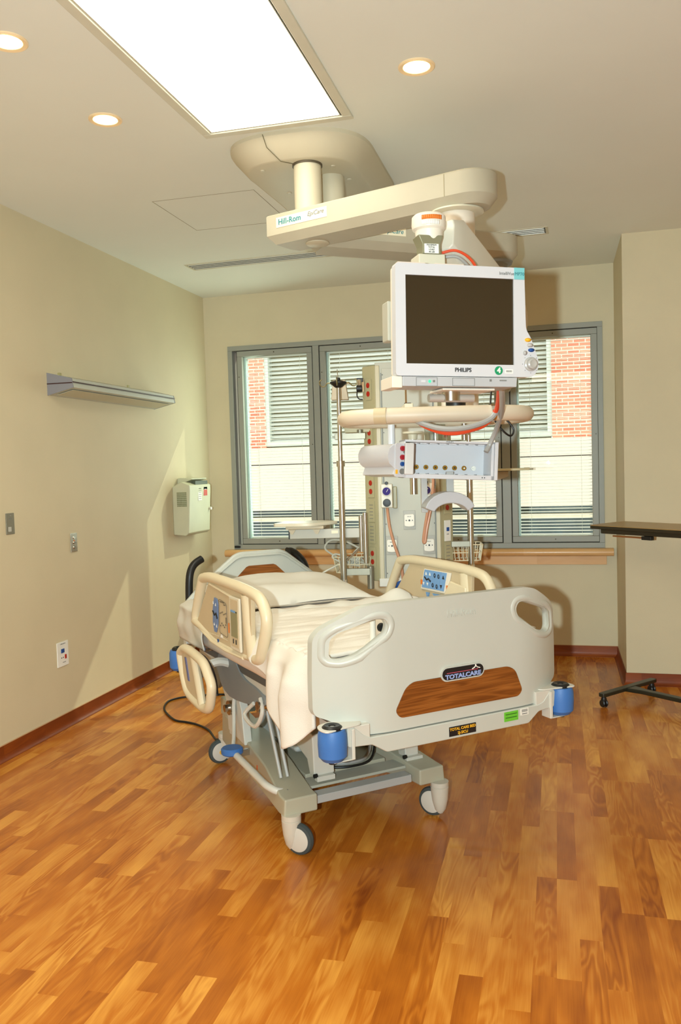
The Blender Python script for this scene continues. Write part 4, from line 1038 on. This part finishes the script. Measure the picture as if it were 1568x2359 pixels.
# cables
tag(MB().tube(catmull([(-.285, 2.80, 1.690), (-.26, 2.78, 1.672), (-.21, 2.77, 1.650), (-.158, 2.768, 1.642), (-.10, 2.785, 1.652), (-.055, 2.81, 1.672), (-.02, 2.80, 1.72), (.0, 2.62, 1.80), (-.002, 2.50, 1.84)], 8), .0075, 8).build('red_cable', cabler_m, None), 'orange red cable looping under the padded handle to the monitor', 'cable')
tag(MB().tube(catmull([(-.30, 2.80, 1.70), (-.27, 2.775, 1.682), (-.21, 2.762, 1.661), (-.15, 2.762, 1.656), (-.09, 2.78, 1.665), (-.04, 2.81, 1.688), (-.012, 2.82, 1.73)], 8), .009, 8).build('grey_cable', cableg_m, None), 'grey cable looping beside the orange red one under the padded handle', 'cable')
tag(MB().tube(catmull([(.010, 2.52, 1.82), (.008, 2.62, 1.76), (-.005, 2.80, 1.71), (-.03, 2.92, 1.66), (-.055, 2.95, 1.61), (-.07, 2.94, 1.58)], 8), .009, 8).build('grey_cable', cableg_m, None), 'thick grey cable running from the monitor down to the module rack', 'cable')
tag(MB().tube(catmull([(-.06, 3.10, 1.80), (-.055, 3.02, 1.72), (-.02, 3.0, 1.66), (.01, 3.02, 1.635), (.02, 3.03, 1.66), (-.01, 3.02, 1.70)], 8), .0035, 8).build('black_cable', black_m, None), 'thin black cable coiled behind the right side of the padded handle', 'cable')

# ---- module rack
RK = thing('module_rack', 'white open bay rack with a row of brass connectors under the loop handle', 'module rack', (-.192, 2.900, 1.556), (0, R(3.2), R(20)))
rw, rh = .158, .066
b = MB()
b.box((0, .055, rh-.004), (rw*2, .11, .008)); b.box((0, .055, -rh+.008), (rw*2, .11, .016)); b.box((rw-.005, .055, 0), (.010, .11, rh*2))
b.box((-rw+.003, .055, 0), (.006, .11, rh*2)); b.box((0, .105, 0), (rw*2, .01, rh*2))
b.build('rack_shell', white_m, RK, bevel=.002)
MB().box((rw+.006, .03, 0), (.012, .08, rh*2)).build('rack_side_cover', white_m, RK, bevel=.002)
for k in range(7):
    x = -.096+k*.0345
    cn_ = MB().lathe([(0, 0), (.0085, 0), (.0085, .006), (.0055, .006), (.0055, .003), (0, .003)], (x, .1, -.026), (0, -1, 0), seg=22).build('connector', gold_m if k < 6 else label_m, RK)
    MB().cyl((x, .097, -.026), (x, .091, -.026), .003, seg=10).build('contact_pin', ink_m if k < 5 else label_m, cn_)
b = MB()
for k in range(8): b.box((-.113+k*.0345, .08, -rh+.0175), (.024, .03, .003)); 
for k in range(8): b.box((-.113+k*.0345, .08, rh-.0095), (.024, .03, .003))
b.build('guide_rail', M('guide_grey', (214, 214, 214), .4), RK)
text('lettering', 'PHILIPS', .008, (0, -.001, rh-.004), FRONT, inkg_m, RK)
b = MB(); b.cyl((.118, 0, -rh+.008), (.118, -.001, -rh+.008), .002, seg=8); b.cyl((.126, 0, -rh+.008), (.126, -.001, -rh+.008), .002, seg=8); b.build('rack_light', ink_m, RK)
MB().box((-.142, .03, -.0), (.032, .10, .108)).build('plug_in_module', M('module_grey', (204, 202, 198), .4), RK, bevel=.004)
# measurement server on its left side
MS = thing('measurement_module', 'white curved measurement module with red and blue sockets left of the rack', 'measurement module', (-.352, 2.840, 1.560), (0, R(3.2), R(44)))
b = MB()
prof = [(-.045, -.055), (-.045, .052)]
def half_round():
    b = MB(); n = 10; pts = [(.03, .054)]+[(-.020-.042*math.sin(R(a)), .052*math.cos(R(a))) for a in range(0, 181, 18)]+[(.03, -.045)]
    return pts
pts = [(.026, .056), (-.015, .056)]+[(-.015-.035*math.sin(R(a)), .016+.040*math.cos(R(a))) for a in range(10, 171, 16)]+[(-.03, -.05), (.026, -.056)]
MB().prism(pts, 0, .20).build('body', white_m, MS, bevel=.003)
MB().prism(rounded([(-.024, -.058, 0), (.026, -.058, 0), (.026, .058, 0), (-.024, .058, 0)], .008, 3), -.006, .001).build('face_plate', white_m, MS, bevel=.001)
MB().prism([(-.022, .050), (-.022, -.030), (-.045, -.012), (-.052, .016), (-.045, .040)], -.002, .0).build('end_disc', white_m, MS)
for n_, z, m_, r_ in (('red_socket', .040, red_m, .0095), ('red_socket', .010, red_m, .0095), ('blue_socket', -.013, navy_m, .008)):
    MB().lathe([(0, 0), (r_, 0), (r_*.9, .007), (r_*.5, .007), (r_*.5, .003), (0, .003)], (.004, -.006, z), (0, -1, 0), seg=24).build(n_, M('socket_red', (168, 30, 44), .4) if m_ is red_m else m_, MS)
MB().lathe([(0, 0), (.0055, 0), (.0055, .008), (0, .009)], (.014, -.006, .028), (0, -1, 0), seg=18).build('socket_cap', M('brown_cap', (96, 82, 66), .4), MS)
MB().lathe([(.0075, 0), (.010, 0), (.010, .003), (.0075, .003)], (.004, -.006, -.038), (0, -1, 0), seg=26).build('pressure_port', inkg_m, MS)
MB().box((-.018, -.0065, -.040), (.009, .001, .014)).build('yellow_mark', yellow_m, MS)
# crescent cable hook below rack
CR = thing('cable_hook', 'grey crescent shaped cable hook hanging below the module rack', 'cable hook', (-.200, 2.90, 1.40), (0, 0, R(20)))
def crescent(x, y0):
    pts = []
    for k in range(13):
        a = R(12+156*k/12); pts.append((.088*math.cos(a), .068*math.sin(a)-.02))
    for k in range(13):
        a = R(165-150*k/12); pts.append((.060*math.cos(a)+.004, .038*math.sin(a)-.030))
    return pts
MB().prism(crescent(0, 0), -.035, .055).build('arch', M('hook_grey', (170, 172, 176), .4), CR, bevel=.004)
MB().box((-.072, .05, .042), (.022, .012, .134)).build('hook_stem', grey_m, CR, bevel=.002); MB().box((.02, .05, .068), (.026, .012, .096)).build('hook_stem', grey_m, CR, bevel=.002)

# ================================================================== EQUIPMENT COLUMN
CX, CY = -.585, 4.376
EC = thing('equipment_column', 'tall beige medical equipment column with outlets standing before the window', 'equipment column', (-.600, 4.45, .919), (0, 0, R(9.5)))
# local: z 0..1.17 ; front face y = -.10
def colprof(): return [(-.165, -.10), (.158, -.10), (.225, -.04), (.225, .12), (-.225, .12), (-.225, -.04)]
MB().prism([(-.165, -.095), (.158, -.095), (.158, .12), (-.165, .12)], 0, 1.165, 'xy').build('column_body', colm_m, EC, bevel=.003)
for s in (-1, 1):
    xs = (-.165, -.235) if s < 0 else (.158, .225)
    MB().prism([(xs[0], -.085), (xs[0], .12), (xs[1], .12), (xs[1], -.02)], .015, 1.155, 'xy').build('side_panel', cols_m, EC, bevel=.006)
    b = MB(); b.box((xs[0]+s*-.012, -.096, .58), (.024, .010, 1.14)); b.build('edge_rail', M('edge_beige', (188, 178, 146), .4), EC, bevel=.003)
MB().box((0.0, -.099, .583), (.26, .008, 1.10)).build('front_panel', colm_m, EC, bevel=.002)
MB().box((-.004, -.095, .012), (.33, .03, .045)).build('bottom_rail', framel_m, EC, bevel=.004)
b = MB()
for s in (-1, 1):
    b.box((s*.134, -.1035, .56), (.004, .003, 1.10))
b.build('panel_groove', M('groove', (112, 112, 106), .5), EC)
b = MB()
for s in (-1, 1):
    for z in (.06, .32, .60, .80, 1.02, 1.10): b.cyl((s*.126, -.103, z), (s*.126, -.106, z), .003, seg=8)
b.build('panel_screw', M('screw_d2', (70, 68, 60), .4), EC)
def chamfer(xa, xb, t): # position on slanted side panel
    return xa+(xb-xa)*t
def side_item(s, z, mats, kind):
    # slanted face from (xs0,-.085) to (xs1,-.02)
    x0, x1 = (-.165, -.235) if s < 0 else (.158, .225)
    ang = math.atan2(.065, abs(x1-x0)); cx = (x0+x1)/2+s*.002; cy = -.0525
    rot = Matrix.Rotation(s*ang, 3, 'Z')
    pl_ = bpy.data.objects.new
    p = MB().box((0, -.002, 0), (.046, .004, .11 if kind != 'blank' else .10)).build('outlet_plate', cols_m if kind != 'data' else label_m, EC, bevel=.001, loc=(cx, cy, z), rot=(0, 0, s*ang))
    if kind == 'red':
        for dz in (.018, -.018): MB().lathe([(0, 0), (.0115, 0), (.011, .003), (0, .003)], (0, -.004, dz), (0, -1, 0), seg=20).build('red_socket', red_m, p).scale = (1, 1, 1.25)
    if kind == 'data':
        MB().box((0, -.005, .008), (.018, .004, .02)).build('blue_jack', navy_m, p)
        marks(3, .008, (0, -.0045, -.018), FRONT, inkg_m, p)
    if kind == 'vent':
        b = MB()
        for k in range(5): b.box((0, -.0045, -.036+k*.018), (.026, .001, .003))
        b.build('slot', inkg_m, p)
side_item(-1, 1.030, None, 'red'); side_item(-1, .515, None, 'red'); side_item(-1, .140, None, 'red')
side_item(-1, .64, None, 'blank'); side_item(-1, .385, None, 'vent'); side_item(-1, .27, None, 'vent'); side_item(-1, .78, None, 'red')
side_item(1, .420, None, 'red'); side_item(1, .275, None, 'data'); side_item(1, .16, None, 'vent'); side_item(1, .80, None, 'red')
for x, z in ((-.004, .340), (-.098, .208), (.096, .208)):
    p = MB().box((0, -.002, 0), (.062, .004, .098)).build('gas_outlet', M('outlet_rim', (160, 156, 142), .4), EC, bevel=.001, loc=(x, -.1035, z))
    MB().prism(rounded([(-.026, -.032, 0), (0, -.036, 0), (.026, -.032, 0), (.026, .030, 0), (-.026, .030, 0)], .008, 3), -.014, -.004).build('outlet_face', M('outlet_cream', (228, 222, 206), .4), p, bevel=.002)
    b = MB()
    for dx, r_ in ((-.016, .0028), (0, .0048), (.016, .0028)): b.cyl((dx, -.014, -.002), (dx, -.016, -.002), r_, seg=12)
    b.build('port_hole', ink_m, p)
    marks(5, .0055, (0, -.0146, .018), FRONT, ink_m, p)
for x, lab in ((-.118, 'square beige suction regulator with round gauge on the left of the equipment column'), (.088, 'suction regulator partly hidden behind the grey crescent hook on the column')):
    g = thing('suction_regulator', lab, 'regulator', group='gauges on the equipment column')
    g.matrix_world = Matrix.Translation((-.600, 4.45, .919)) @ Matrix.Rotation(R(9.5), 4, 'Z') @ Matrix.Translation((x, -.104, .470))
    MB().box((0, -.025, 0), (.062, .05, .125)).build('regulator_body', M('reg_beige', (214, 208, 190), .4), g, bevel=.006)
    MB().box((.042, -.012, -.01), (.022, .024, .115)).build('regulator_bracket', M('reg_olive', (150, 142, 104), .4), g, bevel=.004)
    MB().lathe([(0, 0), (.0255, 0), (.0255, .006), (.022, .010), (.021, .008), (0, .008)], (0, -.05, .024), (0, -1, 0), seg=36).build('gauge', label_m, g)
    gd = MB().lathe([(0, 0), (.0205, 0), (.0205, .0012), (0, .0012)], (0, -.058, .024), (0, -1, 0), seg=30).build('gauge_dial', M('dial_purple', (64, 56, 120), .8, spec=.1), g)
    MB().box((.004, -.0595, .028), (.002, .001, .018), Matrix.Rotation(R(30), 3, 'Y')).build('needle', label_m, gd)
    MB().lathe([(0, 0), (.021, 0), (.019, .014), (0, .016)], (0, -.05, -.036), (0, -1, 0), seg=30).build('control_knob', black_m, g)
    MB().lathe([(0, 0), (.009, 0), (.008, .010), (0, .011)], (0, -.05, .066), (0, -1, 0), seg=20).build('selector_knob', black_m, g)
ECM = Matrix.Translation((-.600, 4.45, .919)) @ Matrix.Rotation(R(9.5), 4, 'Z')
def onec(o): o.matrix_world = ECM; return o
h = MB().tube(catmull([(-.118, -.135, .42), (-.113, -.15, .36), (-.105, -.16, .30), (-.085, -.17, .22), (-.060, -.18, .14), (-.045, -.18, .05), (-.043, -.17, -.10), (-.040, -.15, -.30)], 6), .0075, 10).build('oxygen_hose', hose_m, None)
tag(onec(h), 'long pinkish hose falling from the left regulator behind the side rail', 'hose')
h = MB().tube(catmull([(.125, -.14, .56), (.118, -.16, .48), (.095, -.17, .40), (.075, -.17, .30), (.066, -.17, .235), (.074, -.17, .228), (.086, -.17, .30), (.108, -.16, .40), (.130, -.14, .50)], 6), .0075, 10).build('oxygen_hose', hose_m, None)
tag(onec(h), 'short looped pinkish hose hanging below the grey crescent hook', 'hose')
h = MB().tube(catmull([(-.10, -.20, -.02), (-.06, -.22, .015), (-.01, -.20, .02), (.03, -.2, -.01), (.0, -.23, -.05), (-.06, -.23, -.05), (-.09, -.2, 0), (-.03, -.21, .03), (.02, -.22, .0), (.06, -.2, .02)], 6), .011, 8).build('blue_cable', navy_m, None)
tag(onec(h), 'bundle of dark blue cable hanging at the foot of the column', 'cable')
# clamp/valve on left top
cl = thing('valve_clamp', 'small black and chrome clamp on the upper left edge of the column', 'clamp'); cl.matrix_world = ECM @ Matrix.Translation((-.235, -.04, 1.055))
b = MB(); b.box((-.012, 0, .028), (.036, .03, .022)); b.cyl((-.03, -.02, -.018), (0, -.02, -.018), .018, seg=18); b.build('clamp_body', black_m, cl, bevel=.003)
b = MB(); b.cyl((-.015, -.01, -.01), (-.015, -.01, .03), .013, seg=16); b.box((.004, 0, 0), (.012, .02, .07)); b.build('clamp_jaw', chrome_m, cl, bevel=.002)
MB().tube(catmull([(-.026, -.02, -.03), (-.028, -.02, -.055), (-.018, -.02, -.072), (.0, -.01, -.074)], 6), .003, 8).build('clamp_lead', black_m, cl)

def iv_pole(x, y, z0, z1, label, hooks):
    t = thing('drip_pole', label, 'drip pole', group='steel poles beside the column'); t.matrix_world = ECM @ Matrix.Translation((x, y, z0))
    b = MB(); b.cyl((0, 0, 0), (0, 0, (z1-z0)*.60), .0165, seg=22); b.lathe([(.0165, 0), (.022, .0), (.022, .03), (.0165, .03)], (0, 0, (z1-z0)*.60-.01), seg=22); b.build('lower_pole', metal_m, t)
    b = MB(); b.cyl((0, 0, (z1-z0)*.60), (0, 0, z1-z0), .0115, seg=20); b.build('upper_pole', metal_m, t)
    MB().lathe([(0, 0), (.020, 0), (.018, .022), (0, .024)], (0, 0, -.012), seg=20).build('pole_foot', chrome_m, t)
    if hooks:
        MB().lathe([(.012, 0), (.020, .004), (.042, .022), (.044, .030), (.030, .034), (.012, .040), (.010, .052), (0, .054)], (0, 0, z1-z0-.01), seg=30).build('hook_hub', black_m, t)
        for a in (0, 90, 180, 270):
            c, s = math.cos(R(a)), math.sin(R(a)); zz = z1-z0+.012
            MB().tube(catmull([(c*.03, s*.03, zz), (c*.055, s*.055, zz+.004), (c*.072, s*.072, zz-.012), (c*.090, s*.090, zz-.010), (c*.098, s*.098, zz+.010), (c*.086, s*.086, zz+.024)], 5), .003, 8).build('drip_hook', M('hook_brass', (150, 140, 100), .3, metal=.8), t)
        MB().cyl((0, 0, z1-z0+.03), (-.004, 0, z1-z0+.085), .002, seg=8).build('hook_pin', metal_m, t)
    return t
iv_pole(-.352, -.16, .03, 1.045, 'steel drip pole with black hook hub left of the equipment column', True)
iv_pole(.318, -.02, .08, .86, 'plain steel pole right of the equipment column', False)
b = MB(); b.box((-.30, -.13, .785), (.16, .03, .032)); b.cyl((-.25, -.11, .77), (-.25, -.11, .82), .016, seg=18)
o = b.build('pole_bracket', plate_m, EC, bevel=.002)
MB().box((-.255, -.01, .832), (.16, .10, .05)).build('pole_bracket', cols_m, EC, bevel=.003)
b = MB(); b.box((-.29, -.13, .075), (.15, .03, .035)); b.cyl((-.215, -.10, -.02), (-.215, -.10, .10), .018, seg=18); b.build('pole_bracket', plate_m, EC, bevel=.002)
b = MB(); b.box((.265, -.02, .80), (.10, .03, .03)); b.box((.265, -.02, .20), (.10, .03, .03)); b.build('pole_bracket', plate_m, EC, bevel=.002)
t = thing('tissue_holder', 'tan tapered holder hanging behind the hook hub of the drip pole', 'holder'); t.matrix_world = ECM @ Matrix.Translation((-.360, .0, .985))
MB().prism([(-.045, 0), (.048, 0), (.032, .105), (-.034, .105)], -.02, .03).build('holder_body', M('holder_tan', (200, 184, 156), .5), t, bevel=.004)
MB().box((.0, .02, .09), (.10, .01, .012)).build('holder_arm', M('holder_tan', (200, 184, 156), .5), t)
# arm + tray on left
TR = thing('equipment_tray', 'small pale tray on a swing arm left of the drip pole', 'tray'); TR.matrix_world = ECM @ Matrix.Translation((-.55, -.10, .31))
MB().prism(rounded([(-.165, -.10, 0), (-.03, -.135, 0), (.05, -.13, 0), (.175, .03, 0), (.06, .13, 0), (-.13, .10, 0)], .03, 3), .015, .032, 'xy').build('tray_top', M('tray_cream', (214, 206, 184), .35), TR, bevel=.004)
MB().box((.0, .0, .006), (.20, .14, .018)).build('tray_base', M('tray_tan', (196, 180, 150), .4), TR, bevel=.004)
MB().prism([(-.09, -.005), (-.05, -.005), (-.065, -.03), (-.075, -.03)], -.05, -.04).build('tray_rib', M('tray_tan', (196, 180, 150), .4), TR)
MB().prism([(.04, -.005), (.08, -.005), (.068, -.03), (.055, -.03)], -.05, -.04).build('tray_rib', M('tray_tan', (196, 180, 150), .4), TR)
MB().box((.10, -.02, -.030), (.37, .03, .050)).build('swing_arm', M('swing_grey', (184, 180, 166), .4), TR, bevel=.003)
MB().box((.155, -.037, -.022), (.035, .002, .016)).build('arm_label', M('cream_label', (232, 224, 196), .5), TR)
MB().box((-.088, -.02, -.030), (.006, .031, .052)).build('arm_end_cap', black_m, TR)
b = MB(); b.cyl((.315, -.03, -.19), (.315, -.03, .075), .013, seg=22); b.cyl((.293, -.03, -.13), (.293, -.03, .06), .012, seg=20); b.build('arm_spindle', metal_m, TR)
b = MB(); b.tube([(.30, -.03, -.10), (.24, -.03, -.15), (.20, -.03, -.18)], .006, 8); b.build('arm_stay', metal_m, TR)
# right shelf
SH = thing('side_shelf', 'thin tan shelf on a bracket right of the module rack', 'shelf'); SH.matrix_world = ECM @ Matrix.Translation((.43, .0, .588))
MB().box((.03, 0, 0), (.36, .22, .012)).build('shelf_board', M('shelf_tan', (172, 158, 116), .4), SH, bevel=.002)
MB().box((.205, 0, 0.001), (.030, .22, .014)).build('shelf_edge', M('shelf_edge', (206, 200, 176), .4), SH)
MB().prism([(-.21, -.008), (.09, -.008), (.09, -.035), (.04, -.055), (-.21, -.045)], -.04, .02).build('shelf_bracket', M('swing_grey', (184, 180, 166), .4), SH, bevel=.003)
# wire baskets
def basket(t, w, d, h_):
    b = MB(); r = .003
    for z, k in ((0, .85), (h_*.5, .93), (h_, 1)):
        pts = rounded([(-w/2*k, -d/2*k, z), (w/2*k, -d/2*k, z), (w/2*k, d/2*k, z), (-w/2*k, d/2*k, z)], .02, 3)
        b.tube(pts, r, 6, closed=True)
    n = 7
    for i in range(n+1):
        x = -.5+i/n
        for s in (-1, 1): b.tube([(x*w, s*d/2, h_), (x*w*.85, s*d/2*.85, 0)], r*.8, 5)
        b.tube([(x*w*.85, -d/2*.85, 0), (x*w*.85, d/2*.85, 0)], r*.8, 5)
    for i in range(4):
        y = -.5+(i+.5)/4
        for s in (-1, 1): b.tube([(s*w/2, y*d, h_), (s*w/2*.85, y*d*.85, 0)], r*.8, 5)
    return b.build('wire_frame', M('wire_cream', (214, 204, 172), .4), t)
t = thing('wire_basket', 'cream wire basket full of clear tubing left of the column', 'wire basket', group='wire baskets on the column'); t.matrix_world = ECM @ Matrix.Translation((-.315, .03, .06)); basket(t, .20, .16, .085)
t2 = thing('wire_basket', 'empty looking cream wire basket right of the column', 'wire basket', group='wire baskets on the column'); t2.matrix_world = ECM @ Matrix.Translation((.29, .05, .11)); basket(t2, .18, .16, .085)
tb = MB(); rnd = random.Random(3)
loops = [[(-.40, .0, .14), (-.46, -.03, .19), (-.43, -.04, .235), (-.36, -.03, .23), (-.28, -.02, .19), (-.22, 0, .14), (-.24, .02, .09)],
         [(-.24, .0, .10), (-.32, -.03, .13), (-.40, -.03, .16), (-.42, -.03, .14), (-.36, -.02, .11), (-.28, .0, .09)],
         [(-.28, .02, .09), (-.36, -.02, .11), (-.43, -.05, .085), (-.48, -.06, .06)],
         [(-.22, .02, .23), (-.28, .0, .19), (-.31, .0, .16)]]
for lp in loops: tb.tube(catmull(lp, 8), .005, 8)
for k in range(8):
    c = Vector((-.31+rnd.uniform(-.05, .04), .02+rnd.uniform(-.03, .03), .115)); lp = [(c.x+.035*math.cos(a+k)*rnd.uniform(.6, 1.3), c.y+.03*math.sin(a+k), c.z+.022*math.sin(2*a+k)) for a in [q*PI/4 for q in range(9)]]
    tb.tube(catmull(lp, 5), .0042, 7)
tb = tb.build('suction_tubing', M('tubing_clear', (200, 198, 184), .15, spec=.8), None); tag(onec(tb), 'tangled clear tubing spilling out of the left wire basket', 'tubing')
tb['kind'] = 'stuff'

# ================================================================== OVERBED TABLE
TBL = thing('overbed_table', 'overbed table with tan laminate top and dark wheeled base at the right edge', 'overbed table', (.60, 5.60, 0), (0, 0, 0))
P0, P1, P2, P3 = Vector((.355, 5.585)), Vector((.606, 5.90)), Vector((1.30, 5.42)), Vector((1.02, 4.98))
P1 = Vector((.590, 5.905)); P2 = P1+(Vector((.843, 5.097))-P0).normalized()*.95; P3 = P0+(Vector((.843, 5.097))-P0).normalized()*.95
tp = [Vector((p.x-.60, p.y-5.60, 0)) for p in (P0, P3, P2, P1)]
tpr = rounded(tp, .03, 4)
MB().prism([(p.x, p.y) for p in tpr], 1.128, 1.132, 'xy').build('laminate', tabtop_m, TBL)
MB().prism([(p.x, p.y) for p in tpr], 1.108, 1.1278, 'xy').build('table_edge', tabedge_m, TBL, bevel=.003)
ctr = sum(tp, Vector((0, 0, 0)))/4
MB().prism([(ctr.x+(p.x-ctr.x)*.86, ctr.y+(p.y-ctr.y)*.80) for p in tpr], 1.080, 1.108, 'xy').build('under_frame', tabedge_m, TBL, bevel=.004)
lv = (tp[1]-tp[0]).normalized()
b = MB(); q = tp[0]+lv*.16+Vector((.03, .02, 0)); q2 = q+lv*.22; b.tube([(q.x, q.y, 1.068), (q2.x, q2.y, 1.068)], .005, 8); b.build('release_rod', M('rod_copper', (176, 120, 70), .3, metal=.5), TBL)
MB().box((q2.x+.03, q2.y-.03, 1.068), (.07, .03, .022), Matrix.Rotation(R(-45), 3, 'Z')).build('release_lever', black_m, TBL, bevel=.003)
A_, B_ = Vector((.427-.6, 5.423-5.6, 0)), Vector((.748-.6, 5.814-5.6, 0))
dv = (B_-A_).normalized(); nv = Vector((dv.y, -dv.x, 0))
b = MB(); m_ = (A_+B_)/2
b.prism(rounded([(A_+nv*.024-dv*.03), (B_+nv*.024+dv*.03), (B_-nv*.024+dv*.03), (A_-nv*.024-dv*.03)], .02, 3), .068, .092, 'xy'); b.build('base_crossbar', tableg_m, TBL, bevel=.006)
C_ = m_+nv*.80
b = MB(); b.prism([(m_-dv*.05), (m_+dv*.05), (m_+nv*.12+dv*.026), (C_+dv*.026), (C_-dv*.026), (m_+nv*.12-dv*.026)], .062, .088, 'xy'); b.build('base_leg', tableg_m, TBL, bevel=.006)
for p in (A_, B_, C_-dv*.02):
    cs = bpy.data.objects.new('caster', None); COL.objects.link(cs); cs.parent = TBL; cs.location = (p.x, p.y, 0); cs.rotation_euler = (0, 0, R(35))
    b = MB()
    for s in (-1, 1): b.lathe([(0, -.007), (.020, -.007), (.025, 0), (.020, .007), (0, .007)], (s*.011, 0, .0255), (1, 0, 0), seg=28)
    b.build('wheel', black_m, cs)
    MB().lathe([(0, 0), (.016, 0), (.018, .012), (.010, .03), (0, .03)], (0, 0, .040), seg=20).build('caster_hood', black_m, cs)
MB().box((C_.x-.05*nv.x*2, C_.y-.05*nv.y*2, .58), (.05, .07, 1.0), Matrix.Rotation(math.atan2(nv.y, nv.x), 3, 'Z')).build('column', tableg_m, TBL, bevel=.006)

bpy.context.view_layer.update()
